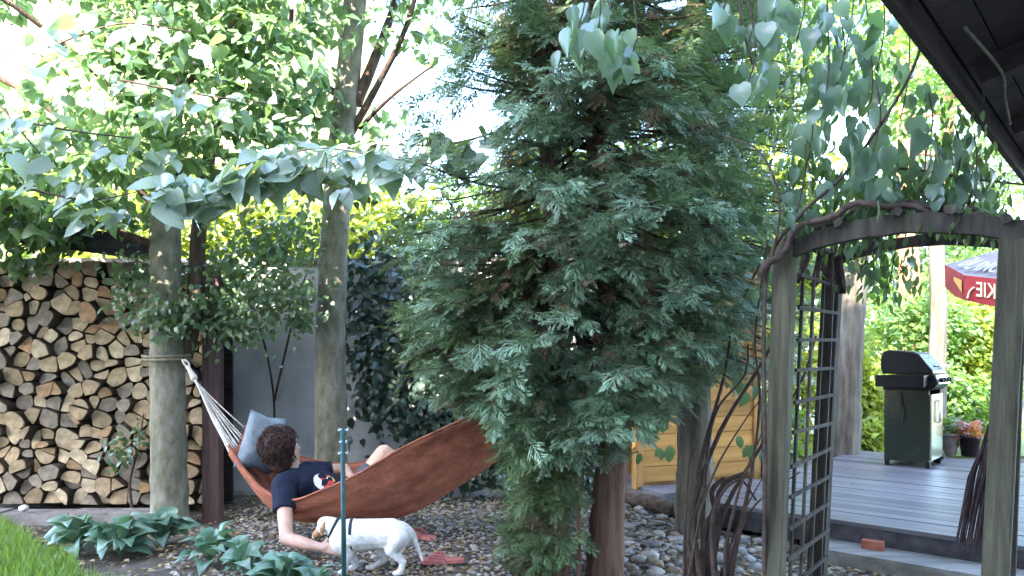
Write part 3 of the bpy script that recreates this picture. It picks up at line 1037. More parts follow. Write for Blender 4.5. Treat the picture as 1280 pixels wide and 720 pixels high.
def tree_two():
    base = Vector((-1.36, 5.4, 0))
    r = empty('broadleaf_tree', base, 'pale straight-trunked broadleaf tree rising behind the reclining person', 'tree')
    mb = MB()
    trunk_part(mb, [(-1.36, 5.4, -.1), (-1.36, 5.4, .6), (-1.355, 5.4, 1.6), (-1.30, 5.42, 2.6), (-1.21, 5.45, 3.6), (-1.1, 5.5, 5.0)], .130, .075, 16, 8, flare=.15)
    mb.build('trunk', M_['bark_pale'], r, True)
    mb = MB()
    for pts, a in (([P(445, 130, 5.45), P(470, 70, 5.5), P(492, 10, 5.6), P(520, -80, 5.7)], .048), ([P(440, 165, 5.45), P(478, 95, 5.3), P(505, 40, 5.2), P(530, -40, 5.2)], .03),
                   ([P(450, 160, 5.4), P(490, 120, 5.1), P(540, 82, 5.0)], .018), ([P(425, 120, 5.5), P(385, 90, 5.6), P(365, 40, 5.7), P(368, -40, 5.8)], .03),
                   ([P(430, 140, 5.5), P(400, 150, 5.3), P(362, 130, 5.1)], .02)):
        trunk_part(mb, pts, a, a * .5, 8, 5, 6)
    mb.build('limb', M_['bark_brown'], r, True)
    B = [(P(385, 165, 5.1), .30), (P(340, 130, 5.2), .30), (P(455, 205, 5.0), .26), (P(400, 110, 5.2), .22), (P(500, 30, 5.3), .26), (P(545, 60, 5.3), .16), (P(480, 150, 5.2), .16), (P(430, 40, 5.1), .14), (P(390, 5, 5.3), .3), (P(520, -60, 5.4), .5), (P(400, -80, 5.4), .6), (P(300, 30, 5.4), .4), ((-1.2, 5.2, 4.8), .8)]
    pos, d, n, s = blob_leaves(B, 1300, .085, .6)
    tag(scatter('crown', HEART, pos, d, n, s, M_['leaf_tree'], r), kind='stuff')
    # the low front bough with big pale hanging leaves
    pa = curve([P(432, 215, 5.4), P(440, 200, 4.9), P(470, 182, 4.3), P(560, 180, 3.95), P(640, 160, 3.8), P(700, 152, 3.75)], 10)
    pb = curve([P(440, 200, 4.9), P(410, 205, 4.3), P(330, 215, 4.0), P(260, 232, 3.9), P(200, 240, 3.85)], 10)
    pc = curve([P(420, 205, 4.35), P(440, 225, 4.0), P(430, 250, 3.8)], 8)
    mb = MB(); mb.tube(pa, taper(len(pa), .014, .003), 6); mb.tube(pb, taper(len(pb), .012, .003), 6); mb.tube(pc, taper(len(pc), .007, .003), 6)
    mb.tube([P(648, 160, 3.8), P(654, 120, 3.85), P(690, 70, 3.9), P(700, 20, 3.95)], [.003, .003, .003, .003], 5)
    bo = mb.build('bough', M_['twig_pale'], r, True)
    hang_leaves(pa[14:38], 62, .155, bo, BIGLEAF, spread=.13)
    hang_leaves(pa[38:], 9, .13, bo, BIGLEAF, spread=.05, tipz=(-.5, -.05), sidex=1.0)
    hang_leaves(pb[8:], 150, .155, bo, BIGLEAF, spread=.14)
    pd = curve([P(330, 200, 4.1), P(400, 185, 4.0), P(470, 195, 3.9), P(540, 205, 3.85)], 8)
    mb = MB(); mb.tube(pd, taper(len(pd), .006, .003), 6); mb.build('twig', M_['twig_pale'], bo, True)
    hang_leaves(pd, 60, .15, bo, BIGLEAF, spread=.11)
    hang_leaves(pc, 16, .13, bo, BIGLEAF, spread=.08)


tree_one()
tree_two()

# ================================================================== IVY
IVY = [leaf_heart(.85, .2, .3, k % 2 == 0, seed=k) for k in range(6)]


def ivy(name, label, blobs, dens, size, mat, base, stems, cat='ivy'):
    r = empty(name, base, label, cat)
    mb = MB()
    for st in stems:
        c = curve(st, 8); mb.tube(c, taper(len(c), .012, .004), 6)
    mb.build('stem', M_['twig'], r, True)
    pos, d, n, s = [], [], [], []
    for (c, rr) in blobs:
        for _ in range(int(dens * rr[0] * rr[2])):
            q = Vector((rnd.gauss(0, .45), rnd.gauss(0, .45), rnd.gauss(0, .45)))
            pos.append(Vector(c) + Vector((q.x * rr[0], q.y * rr[1], q.z * rr[2])))
            d.append((rnd.uniform(-.8, .8), rnd.uniform(-.6, .1), rnd.uniform(-1, .1)))
            n.append((rnd.uniform(-.5, .5), -.8 + rnd.uniform(-.3, .4), rnd.uniform(.1, .9)))
            s.append(size * rnd.uniform(.6, 1.3))
    tag(scatter('foliage', IVY, pos, d, n, s, mat, r), kind='stuff')


ivy('ivy', 'mid green climbing ivy hanging between the two pale trunks',
    [(P(270, 385, 5.0), (.38, .22, .26)), (P(340, 365, 5.1), (.36, .22, .30)), (P(290, 330, 5.2), (.40, .2, .26)), (P(200, 395, 4.75), (.28, .12, .16)), (P(350, 300, 5.3), (.4, .2, .3)), (P(170, 350, 4.9), (.20, .12, .24)),
     (P(375, 390, 5.2), (.13, .1, .22)), (P(300, 410, 4.95), (.22, .1, .12))], 4300, .046, M_['leaf_ivy'], (-2.0, 5.6, 0),
    [[(-2.0, 5.9, 0), (-1.95, 5.9, .8), (-2.0, 5.6, 1.5), (-2.1, 5.2, 1.8), (-2.5, 4.9, 1.75)], [(-1.95, 5.9, .8), (-1.7, 5.7, 1.6), (-1.5, 5.3, 1.8)]])
ivy('ivy', 'light green ivy trailing over the woodshed roof edge',
    [(P(30, 300, 4.9), (.42, .2, .14)), (P(110, 278, 5.05), (.45, .2, .07)), (P(35, 330, 4.85), (.24, .06, .08)), (P(-60, 290, 4.9), (.45, .2, .2)), (P(165, 270, 5.1), (.3, .2, .13)), (P(20, 275, 4.9), (.5, .2, .2))], 2300, .065, M_['leaf_ivy'], (-4.6, 5.1, 0),
    [[(-4.6, 5.0, 0), (-4.6, 5.0, 1.2), (-4.3, 4.9, 1.9), (-3.6, 4.85, 1.98), (-2.9, 4.9, 1.95)]])
ivy('ivy', 'thin creeper growing up the firewood logs beside the pale trunk', [(P(150, 565, 5.17), (.14, .02, .16)), (P(175, 540, 5.17), (.08, .02, .10))], 2600, .045, M_['leaf_ivy'], (-2.72, 5.16, 0),
    [[(-2.72, 5.18, 0), (-2.76, 5.2, .25), (-2.7, 5.2, .5), (-2.66, 5.2, .75)]])
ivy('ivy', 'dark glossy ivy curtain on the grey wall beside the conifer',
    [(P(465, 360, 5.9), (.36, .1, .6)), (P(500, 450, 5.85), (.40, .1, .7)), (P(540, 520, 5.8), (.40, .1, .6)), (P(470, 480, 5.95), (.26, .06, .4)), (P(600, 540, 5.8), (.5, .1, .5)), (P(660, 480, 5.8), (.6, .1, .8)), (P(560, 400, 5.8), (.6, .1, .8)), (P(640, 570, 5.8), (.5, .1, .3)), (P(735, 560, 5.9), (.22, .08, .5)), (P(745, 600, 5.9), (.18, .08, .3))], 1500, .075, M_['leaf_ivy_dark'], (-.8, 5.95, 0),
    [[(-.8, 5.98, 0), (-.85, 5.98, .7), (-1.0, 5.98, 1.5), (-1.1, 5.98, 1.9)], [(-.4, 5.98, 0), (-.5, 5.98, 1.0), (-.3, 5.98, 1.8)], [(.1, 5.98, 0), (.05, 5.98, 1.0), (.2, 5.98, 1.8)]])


# ================================================================== HAMMOCK, PERSON, PILLOW
HS = [(-1.75, (4.44, .61), (4.56, .56), (4.72, .69)), (-1.62, (4.36, .47), (4.53, .41), (4.78, .60)), (-1.48, (4.29, .36), (4.50, .26), (4.82, .52)),
      (-1.30, (4.23, .315), (4.47, .175), (4.85, .46)), (-1.10, (4.20, .385), (4.46, .145), (4.86, .44)), (-.90, (4.20, .475), (4.46, .14), (4.86, .48)),
      (-.65, (4.24, .62), (4.49, .18), (4.86, .56)), (-.40, (4.32, .735), (4.54, .31), (4.86, .67)), (-.15, (4.45, .835), (4.62, .47), (4.86, .78)),
      (.10, (4.60, .90), (4.70, .70), (4.86, .90)), (.30, (4.72, .98), (4.78, .90), (4.85, .98))]


def build_hammock():
    r = empty('hammock', (-.8, 4.5, 0), 'terracotta cloth hammock with cream cords slung between two trees', 'hammock')
    nr_, ed, bt, fr = [], [], [], []
    near = curve([(x, a[0], a[1]) for x, a, b, c in HS], 7)
    bot = curve([(x, b[0], b[1]) for x, a, b, c in HS], 7)
    far = curve([(x, c[0], c[1]) for x, a, b, c in HS], 7)
    n, W = len(near), 41
    vs, fs = [], []
    for i in range(n):
        ctrl = 2 * bot[i] - .5 * (near[i] + far[i])
        endness = abs(2 * i / (n - 1) - 1) ** 1.1
        for j in range(W):
            t = j / (W - 1)
            p = near[i] * (1 - t) ** 2 + ctrl * 2 * t * (1 - t) + far[i] * t * t
            fold = .028 * endness * math.sin(t * 46 + 1.3 * math.sin(i * .09)) + .007 * noise.noise(Vector((i * .09, t * 9, 2)))
            # hem rolls at the edges
            p = p + Vector((0, fold * .4 * (1 if t < .5 else -1), fold))
            vs.append(tuple(p))
    for i in range(n - 1):
        for j in range(W - 1):
            fs.append((i * W + j, (i + 1) * W + j, (i + 1) * W + j + 1, i * W + j + 1))
    me = bpy.data.meshes.new('cloth'); me.from_pydata([tuple(Vector(v) - r.location) for v in vs], [], fs)
    me.polygons.foreach_set('use_smooth', [True] * len(fs))
    o = link('cloth', me, r, M_['hammock'])
    so_ = o.modifiers.new('t', 'SOLIDIFY'); so_.thickness = .004
    for edge, nm in ((near, 'hem'), (far, 'hem')):
        mb = MB(); mb.tube(edge, .007, 6); mb.build(nm, M_['hammock'], o, True)
    ring_l, ring_r = P(233, 455, 4.8), Vector((1.10, 4.93, 1.36))
    for ring, i0 in ((ring_l, 0), (ring_r, n - 1)):
        knot = ring.lerp(Vector(vs[i0 * W + W // 2]), .16)
        for j in range(0, W, 3):
            e = Vector(vs[i0 * W + j])
            mid = knot.lerp(e, .5) + Vector((rnd.uniform(-.006, .006), rnd.uniform(-.006, .006), -.012 + rnd.uniform(-.01, .006)))
            mb = MB(); mb.tube(curve([knot + Vector((rnd.uniform(-.008, .008), rnd.uniform(-.01, .01), rnd.uniform(-.008, .008))), mid, e], 5), .0042, 5); mb.build('cord', M_['cord'], r, True)
        mb = MB()
        mb.tube([knot.lerp(ring, t) for t in (-.12, 0, .4, .7, .85)], [.018, .024, .017, .014, .012], 8)
        for s in (-1, 1):
            mb.tube(curve([knot.lerp(ring, .6), ring + Vector((.012 * s, .012 * s, .005)), ring + Vector((-.02, .01 * s, .03))], 5), .007, 6)
        mb.build('knot', M_['cord'], r, True)
    # wraps around the left trunk
    for k in range(2):
        c = Vector((-2.375, 4.95, 1.15 + .022 * k))
        mb = MB(); mb.tube([c + Vector((math.cos(a) * .148, math.sin(a) * .148, .01 * math.sin(a))) for a in np.linspace(0, 6.283, 22)], .010, 6); mb.build('tree_wrap', M_['twig_pale'], r, True)
    for k in range(2):
        c = Vector((1.27, 5.0, 1.36 + .022 * k))
        mb = MB(); mb.tube([c + Vector((math.cos(a) * .158, math.sin(a) * .158, .01 * math.sin(a))) for a in np.linspace(0, 6.283, 22)], .009, 6); mb.build('tree_wrap', M_['cord'], r, True)


build_hammock()


def build_pillow():
    c = P(326, 553, 4.52)
    up = Vector((.22, .20, .95)).normalized(); nrm = Vector((.66, -.62, .25)).normalized()
    x = up.cross(nrm).normalized(); nrm = x.cross(up)
    hw, hh, th = .125, .185, .075
    vs, fs, K = [], [], 15
    for side in (1, -1):
        for j in range(K):
            for i in range(K):
                a, b = 2 * i / (K - 1) - 1, 2 * j / (K - 1) - 1
                k = max(0, (1 - a * a) * (1 - b * b)) ** .42
                pinch = 1 - .13 * (1 - abs(a)) * (abs(b) ** 3)
                pinx = 1 - .13 * (1 - abs(b)) * (abs(a) ** 3)
                q = x * (a * hw * pinx) + up * (b * hh * pinch) + nrm * (side * th * k * (1 + .25 * noise.noise(Vector((a * 2, b * 2, side)))))
                vs.append(tuple(c + q))
    for sd in range(2):
        o = sd * K * K
        for j in range(K - 1):
            for i in range(K - 1):
                f = (o + j * K + i, o + j * K + i + 1, o + (j + 1) * K + i + 1, o + (j + 1) * K + i)
                fs.append(f if sd == 0 else f[::-1])
    mb = MB(); mb.add(vs, fs)
    o = mb.build('pillow', M_['pillow'], None, True, loc=c - Vector((0, 0, .2)))
    tag(o, 'blue-grey pillow propped behind the head of the reclining person', 'pillow')


build_pillow()

PO = Vector((-1.0, 4.48, .14))            # seat point of the person
PRINT_AT = tuple(Vector((-1.13, 4.36, .43)) - PO)
M_['shirt'] = mat_shirt()


def build_person():
    r = empty('person', PO, 'dark-haired person in a navy printed T-shirt reclining in the hammock, arm reaching to the dog', 'person')
    H = Vector((-1.405, 4.46, .585)); up = Vector((-.30, 0, .95)).normalized()
    Fc = Vector((.40, .90, .08)); Fc = (Fc - Fc.dot(up) * up).normalized()
    rt = Fc.cross(up).normalized()
    HM = Matrix((rt, Fc, up)).transposed()

    def h(a, b, c): return H + rt * a + Fc * b + up * c
    mb = MB()
    # head and neck
    mb.ell(h(0, -.012, .025), (.073, .092, .086), HM, 18, 12)
    mb.ell(h(0, .020, -.035), (.060, .070, .080), HM, 16, 10)
    mb.ell(h(0, .045, -.085), (.034, .036, .026), HM)
    mb.cap(h(0, .084, .018), h(0, .106, -.022), .009, .014); mb.ell(h(0, .098, -.024), (.018, .014, .010), HM)
    mb.ell(h(0, .078, .035), (.048, .016, .012), HM)
    mb.ell(h(0, .088, -.060), (.024, .010, .007), HM); mb.ell(h(0, .086, -.070), (.021, .011, .007), HM)
    for s in (-1, 1):
        mb.ell(h(.072 * s, -.012, -.008), (.010, .020, .031), HM, 10, 8)
        mb.ell(h(.040 * s, .064, -.018), (.022, .020, .018), HM, 10, 8)
    mb.cap(h(0, -.02, -.06), (-1.345, 4.465, .455), .052, .056)
    # torso (chest turned a little up and away)
    mb.cap((-1.33, 4.46, .425), (-1.26, 4.50, .365), .075, .105)
    mb.cap((-1.30, 4.42, .37), (-1.24, 4.58, .37), .085, .085)
    mb.cap((-1.26, 4.49, .365), (-1.10, 4.48, .285), .105, .098)
    mb.cap((-1.10, 4.48, .285), (-.98, 4.48, .265), .098, .105)
    # right arm: hangs over the edge, forearm reaches to the dog
    S, E, W = Vector((-1.37, 4.32, .385)), Vector((-1.292, 4.12, .115)), Vector((-1.075, 4.03, .092))
    mb.cap((-1.32, 4.44, .40), S, .07, .058)
    mb.cap(S, S.lerp(E, .5), .056, .046); mb.cap(S.lerp(E, .5), E, .046, .038)
    mb.cap(E, E.lerp(W, .35), .038, .040); mb.cap(E.lerp(W, .35), W, .040, .026)
    Kn = Vector((-1.0, 3.995, .092))
    mb.cap(W, W.lerp(Kn, .5), .026, .022); side = Vector((.0, .3, .95)).normalized()
    for k in (-1.1, -.4, .4, 1.1): mb.cap(W.lerp(Kn, .25) + side * .012 * k, Kn + side * .0195 * k, .013, .0115, 8)
    dirf = (Kn - W).normalized()
    for k, ln in ((-1.1, .062), (-.4, .074), (.4, .078), (1.1, .068)):
        a = Kn + side * .0195 * k; b = a + (dirf + Vector((0, -.12, -.05))) * ln * .5; c = b + (dirf + Vector((.1, .15, -.35))).normalized() * ln * .5
        mb.cap(a, b, .0098, .0090, 8); mb.cap(b, c, .0090, .0078, 8)
    ta = W.lerp(Kn, .3) + side * .02; tb = ta + (dirf * .6 + side * .7).normalized() * .038; tcc = tb + (dirf * .95 + side * .15).normalized() * .034
    mb.cap(ta, tb, .012, .011, 8); mb.cap(tb, tcc, .0105, .009, 8)
    # left arm folded across the belly
    S2, E2, W2 = Vector((-1.275, 4.64, .42)), Vector((-1.10, 4.74, .42)), Vector((-1.02, 4.52, .415))
    mb.cap((-1.30, 4.52, .42), S2, .07, .055); mb.cap(S2, E2, .053, .038); mb.cap(E2, W2, .038, .026)
    K2 = W2 + Vector((.05, -.06, -.01)); sd2 = Vector((.8, .5, 0)).normalized()
    for k in (-1.1, -.4, .4, 1.1):
        mb.cap(W2 + sd2 * .01 * k, K2 + sd2 * .019 * k, .013, .0115, 8)
        e = K2 + sd2 * .019 * k + Vector((.035, -.04, -.015)); mb.cap(K2 + sd2 * .019 * k, e, .0098, .008, 8)
    mb.cap(W2 - sd2 * .015, W2 - sd2 * .05 + Vector((.02, -.03, 0)), .012, .009, 8)
    # legs
    for hip, kn, an, toe in (((-.98, 4.42, .275), (-.80, 4.50, .555), (-.52, 4.50, .345), (-.41, 4.50, .43)), ((-.98, 4.55, .275), (-.62, 4.60, .36), (-.24, 4.62, .575), (-.20, 4.62, .68))):
        hip, kn, an, toe = map(Vector, (hip, kn, an, toe))
        mb.cap(hip, kn, .085, .057); mb.cap(kn, kn.lerp(an, .35), .055, .056); mb.cap(kn.lerp(an, .35), an, .056, .034)
        mb.cap(an, toe, .036, .030); mb.cap(toe, toe + (toe - an).normalized() * .07, .032, .022)
    me = remeshed(mb, .006, 5, .5, PO)
    body = link('body', me, r, M_['skin'])
    # T-shirt
    sb = MB()
    sb.cap((-1.325, 4.465, .425), (-1.26, 4.50, .365), .080, .122)
    sb.cap((-1.30, 4.42, .37), (-1.24, 4.58, .37), .102, .102)
    sb.cap((-1.26, 4.49, .365), (-1.10, 4.48, .29), .122, .116); sb.cap((-1.10, 4.48, .29), (-1.02, 4.48, .27), .116, .118)
    sb.cap((-1.32, 4.44, .40), S, .088, .077); sb.tube([S, S.lerp(E, .25), S.lerp(E, .47)], [.077, .068, .066], 14)
    sb.cap((-1.30, 4.52, .42), S2, .086, .070); sb.tube([S2, S2.lerp(E2, .55)], [.070, .058], 14)
    me = remeshed(sb, .007, 4, .5, PO)
    for v in me.vertices:
        p = v.co + PO
        v.co += v.normal * (.007 * noise.noise(p * 9) + .005 * noise.noise(p * 22))
    link('t_shirt', me, r, M_['shirt'])
    # shorts
    sb = MB()
    sb.cap((-1.0, 4.48, .27), (-.95, 4.48, .27), .112, .112)
    sb.cap((-.98, 4.42, .275), Vector((-.98, 4.42, .275)).lerp(Vector((-.80, 4.50, .555)), .55), .095, .082)
    sb.cap((-.98, 4.55, .275), Vector((-.98, 4.55, .275)).lerp(Vector((-.62, 4.60, .36)), .6), .095, .082)
    me = remeshed(sb, .009, 4, .5, PO)
    link('shorts', me, r, mat_noise('grey_shorts', (.05, .055, .07), (.09, .095, .115), 25, .9, .3))
    # curly hair: a lumpy cap with many short curls, face left free
    hb = MB()
    hb.ell(h(0, -.040, .050), (.104, .108, .098), HM, 20, 14)
    hb.ell(h(0, -.072, -.040), (.090, .066, .088), HM, 16, 10)
    hb.ell(h(0, .045, .090), (.066, .052, .036), HM, 14, 10)
    for k in range(150):
        a = rnd.uniform(0, 6.28); b = rnd.uniform(-.75, 1.0)
        q = Vector((math.cos(a) * math.sqrt(max(0, 1 - b * b)), math.sin(a) * math.sqrt(max(0, 1 - b * b)), b))
        if q.y > .45 and q.z < .55: continue
        if abs(q.x) > .6 and q.y > .05 and q.z < .2: continue
        c = h(q.x * .106, -.042 + q.y * .108, .030 + q.z * .114)
        hb.ell(c, rnd.uniform(.010, .018), None, 8, 6)
    me = remeshed(hb, .006, 2, .4, PO)
    for v in me.vertices:
        v.co += v.normal * (.006 * noise.noise(v.co * 38) + .005 * noise.noise(v.co * 110))
    hair = link('hair', me, r, M_['hair'])
    cb = MB()
    for k in range(900):
        a = rnd.uniform(0, 6.28); b = rnd.uniform(-.85, 1.0)
        q = Vector((math.cos(a) * math.sqrt(max(0, 1 - b * b)), math.sin(a) * math.sqrt(max(0, 1 - b * b)), b))
        if q.y > .5 and q.z < .5: continue
        if abs(q.x) > .6 and q.y > .05 and q.z < .2: continue
        c = h(q.x * .106, -.042 + q.y * .108, .030 + q.z * .116)
        o = (rt * q.x + Fc * q.y + up * q.z)
        dn = (-up * .8 - Fc * .5 + Vector((rnd.uniform(-.7, .7), rnd.uniform(-.7, .7), rnd.uniform(-.3, .3)))); dn = (dn - dn.dot(o) * o).normalized()
        sd = o.cross(dn); ph = rnd.uniform(0, 6.28); ln = rnd.uniform(.035, .075); am = rnd.uniform(.004, .009)
        pts = [c + dn * ln * i / 7 + o * (.014 * math.sin(i / 7 * 3.0) + .008 * rnd.random() * i / 7) + sd * am * math.sin(ph + i * 1.1) for i in range(8)]
        cb.tube(pts, [.0022] * 5 + [.0018, .0013, .0006], 3)
    tag(cb.build('strands', M_['hair'], hair, True), kind='stuff')
    # eyes and a pair of thin glasses arms
    for s in (-1, 1):
        mb = MB(); mb.ell(h(.030 * s, .071, .006), .0115, None, 10, 8); mb.build('eye', M_['white_paint'], r, True)


build_person()


# ================================================================== DOG
def build_dog():
    D = Vector((-.75, 3.85, 0))
    r = empty('dog', D, 'small white short-haired dog with a tan face and dark harness standing by the hand', 'dog')
    Y = 3.85

    def q(px, py, dy=0.0): return P(px, py, Y + dy)
    mb = MB()
    # trunk: deep chest, tucked belly, rump
    mb.ell(q(432, 672), (.090, .074, .094), nu=18, nv=12)
    mb.cap(q(432, 671), q(470, 670), .087, .075); mb.cap(q(470, 670), q(498, 669), .073, .077)
    mb.ell(q(500, 669), (.062, .066, .074))
    mb.cap(q(430, 664), q(440, 662), .062, .06); mb.cap(q(440, 661), q(490, 660), .052, .052)
    # neck and head (turned a little away, looking down at the hand)
    mb.cap(q(428, 664), q(413, 657, .01), .062, .048)
    hc = q(408, 657, .02)
    mb.ell(hc, (.050, .048, .050)); mb.ell(hc + Vector((-.012, .01, .012)), (.040, .042, .034))
    mz = q(394, 670, .05)
    mb.cap(hc + Vector((-.02, .012, -.012)), mz, .032, .019)
    mb.ell(mz + Vector((-.004, .004, .002)), (.014, .014, .012))
    # tail hangs behind
    tl = curve([q(508, 660), q(516, 668), q(522, 684), q(528, 701)], 6)
    for a, b, i in zip(tl[:-1], tl[1:], range(99)):
        mb.cap(a, b, .024 - .0009 * i, .024 - .0009 * (i + 1), 8)
    # legs: hind knee forward and high, hock back, upright shank
    for hip, kn, hk, ft, dy in (((499, 674), (489, 688), (504, 702), (500, 717), -.045), ((494, 674), (478, 690), (480, 700), (466, 711), .05)):
        a, b, c, d = q(*hip, dy), q(*kn, dy), q(*hk, dy), q(*ft, dy)
        if dy > 0: d.z = .018
        else: d.z = .016
        mb.cap(a, b, .056, .036); mb.cap(b, c, .034, .019); mb.cap(c, d, .018, .0165)
        mb.cap(d, d + Vector((-.030, 0, -.003)), .0175, .0135)
    for (sx, sy), ex, wx, fx, dy in (((430, 678), 436, 432, 430, -.042), ((426, 678), 440, 445, 442, .042)):
        a, b, c = q(sx, sy, dy), q(ex, 694, dy), q(wx, 706, dy)
        d = q(fx, 716, dy); d.z = .016
        mb.cap(a, b, .046, .027); mb.cap(b, c, .026, .019); mb.cap(c, d, .018, .017)
        mb.cap(d, d + Vector((-.028, 0, -.003)), .0175, .0135)
    me = remeshed(mb, .006, 6, .5, D)
    o = link('body', me, r, M_['dog'])
    # ears and face patch, nose, eye
    for dy, s in ((-.040, -1), (.045, 1)):
        e = MB(); a = hc + Vector((.002, dy, .022))
        e.cap(a, a + Vector((-.012, s * .012, -.030)), .011, .015, 8); e.cap(a + Vector((-.012, s * .012, -.030)), a + Vector((-.012, s * .014, -.058)), .015, .008, 8)
        m2 = remeshed(e, .004, 3, .5, D); link('ear', m2, r, M_['tan'])
    e = MB(); e.cap(mz.lerp(hc, .45), mz.lerp(hc, .1), .0295, .0225); m2 = remeshed(e, .004, 3, .5, D); link('muzzle', m2, r, M_['tan'])
    e = MB(); e.ell(mz + Vector((-.017, .010, .002)), (.010, .011, .008)); e.build('nose', M_['rubber'], r, True)
    for s in (-1, 1):
        e = MB(); e.ell(hc + Vector((-.036, s * .026 + .008, .012)), .006); e.build('eye', M_['rubber'], r, True)

    def strap(c, ax, rx, rz, tb):
        ax = Vector(ax).normalized(); u = Vector((0, 1, 0)); u = (u - u.dot(ax) * ax).normalized(); v = ax.cross(u)
        s = MB(); ring = [c + u * (math.cos(a) * rx) + v * (math.sin(a) * rz) for a in np.linspace(0, 2 * math.pi, 30)]
        K = len(ring); vs, fs = [], []
        for p in ring:
            for t in (-tb, tb): vs.append(p + ax * t)
        for i in range(K - 1): fs.append((2 * i, 2 * i + 1, 2 * i + 3, 2 * i + 2))
        s.add(vs, fs)
        oo = s.build('harness_strap', M_['strap'], r, True)
        so2 = oo.modifiers.new('t', 'SOLIDIFY'); so2.thickness = .004
    strap(q(418, 660, .008), (-.8, 0, .35), .056, .060, .007)
    strap(q(441, 670), (-1, 0, -.05), .077, .091, .008)


build_dog()


# ================================================================== SMALL THINGS ROUND THE HAMMOCK
def build_stake():
    b = Vector(((431 - 640) / F * 3.0, 3.0, 0)); t = P(428, 535, 3.0)
    r = empty('garden_stake', b, 'thin dark green metal garden stake with wire loops in front of the dog', 'stake')
    mb = MB(); mb.tube([b + Vector((0, 0, -.15)), b.lerp(t, .5), t], [.0105, .0105, .0095], 8); mb.build('rod', M_['stake'], r, True)
    for py, s in ((537, .020), (552, .015), (566, .020)):
        c = P(429, py, 3.0)
        mb = MB(); mb.tube([c + Vector((math.cos(a) * s, math.sin(a) * s, .004 * math.sin(3 * a))) for a in np.linspace(-.6, 4.6, 14)], .0022, 5); mb.build('wire_loop', M_['wire'], r, True)


build_stake()


def build_sandal(c, ang, label):
    r = empty('flip_flop', c, label, 'flip-flop')
    M = rotz(ang)
    out = [(-.12, 0), (-.11, .032), (-.06, .036), (0, .034), (.06, .044), (.10, .042), (.125, .015), (.122, -.02), (.09, -.042), (.04, -.042), (-.02, -.032), (-.08, -.035), (-.112, -.028)]
    n = len(out)
    mb = MB(); vs = [c + M @ Vector((x, y, z)) for z in (.0, .02) for x, y in out]
    mb.add(vs, [tuple(range(n))[::-1], tuple(range(n, 2 * n))] + [(i, (i + 1) % n, n + (i + 1) % n, n + i) for i in range(n)])
    mb.build('sole', M_['sandal'], r)
    for s in (-1, 1):
        mb = MB(); mb.tube(curve([c + M @ Vector(p) for p in ((.075, 0, .018), (.055, s * .012, .045), (.0, s * .034, .045), (-.025, s * .036, .012))], 5), .0065, 6); mb.build('strap', M_['sandal'], r, True)


g = G(553, 706); g.z = gz(g.x, g.y) + .016
build_sandal(g, R(186), 'coral flip-flop lying on the gravel by the tip of the dog tail')
g = G(524, 675); g.z = gz(g.x, g.y) + .016
build_sandal(g, R(150), 'coral flip-flop lying on the soil behind the dog rump')


# hostas
def hosta_leaf(seed):
    r = random.Random(seed)
    vs, fs = [], []
    K = 8
    prof = [.04, .24, .36, .40, .37, .28, .15, .0]
    arch = r.uniform(.25, .5); tw = r.uniform(-.3, .3); cup = r.uniform(.2, .6)
    for i in range(K):
        t = i / (K - 1)
        z = arch * math.sin(t * 2.4) - .42 * t * t * r.uniform(.9, 1.1)
        wv = prof[i] * r.uniform(.92, 1.08)
        for s in (-1, -.5, 0, .5, 1):
            vs.append((s * wv, t - .05 * abs(s), z + abs(s) ** 1.5 * wv * cup + s * tw * t * wv + (.018 if abs(s) == .5 else 0)))
    for i in range(K - 1):
        for s in range(4):
            a = i * 5 + s
            fs.append((a, a + 1, a + 6, a + 5))
    return vs, fs


HOSTA = [leaf_mesh('leaf', hosta_leaf(k), M_['leaf_hosta']) for k in range(5)]


def build_hosta(c, nleaf, size, label):
    c = Vector(c); c.z = gz(c.x, c.y)
    r = empty('hosta', c, label, 'hosta', 'hostas along the foot of the trees')
    mb = MB()
    for k in range(nleaf):
        a = 6.283 * k / nleaf * 2.4 + rnd.uniform(-.4, .4)
        el = rnd.uniform(-.1, 1.3)
        d = Vector((math.cos(a), math.sin(a), 0))
        p = c + d * rnd.uniform(.02, size * .55) + Vector((0, 0, rnd.uniform(.02, .09) + size * .45 * max(el, 0)))
        mb.tube(curve([c + Vector((0, 0, .0)), c + (p - c) * .4 + Vector((0, 0, .04)), p], 4), .004, 5)
        place('leaf', HOSTA[k % 5], basis(p, d + Vector((0, 0, el * .9)), Vector((0, 0, 1)) - d * (.2 + .5 * max(el, 0)) + Vector((rnd.uniform(-.5, .5), rnd.uniform(-.8, .1), 0)), size * rnd.uniform(.55, 1.1)), r)
    mb.build('stem', M_['leaf_hosta'], r, True)


for px, py, nl, sz, lab in ((98, 700, 13, .20, 'blue-green hosta nearest the lawn corner below the logs'), (150, 704, 18, .21, 'full blue-green hosta below the woodpile left of the pale trunk'),
                            (205, 690, 15, .19, 'hosta clump at the foot of the pale trunk by the woodpile'), (262, 716, 14, .17, 'hosta clump on the open soil right of the pale trunk'),
                            (306, 730, 13, .15, 'low hosta clump beside the elbow of the reaching arm'), (352, 752, 15, .17, 'hosta clump under the reaching arm of the person'),
                            (398, 764, 11, .15, 'small hosta clump between the hand and the green stake')):
    build_hosta(G(px, py - 6), int(nl * 2.1), sz * .76, lab)


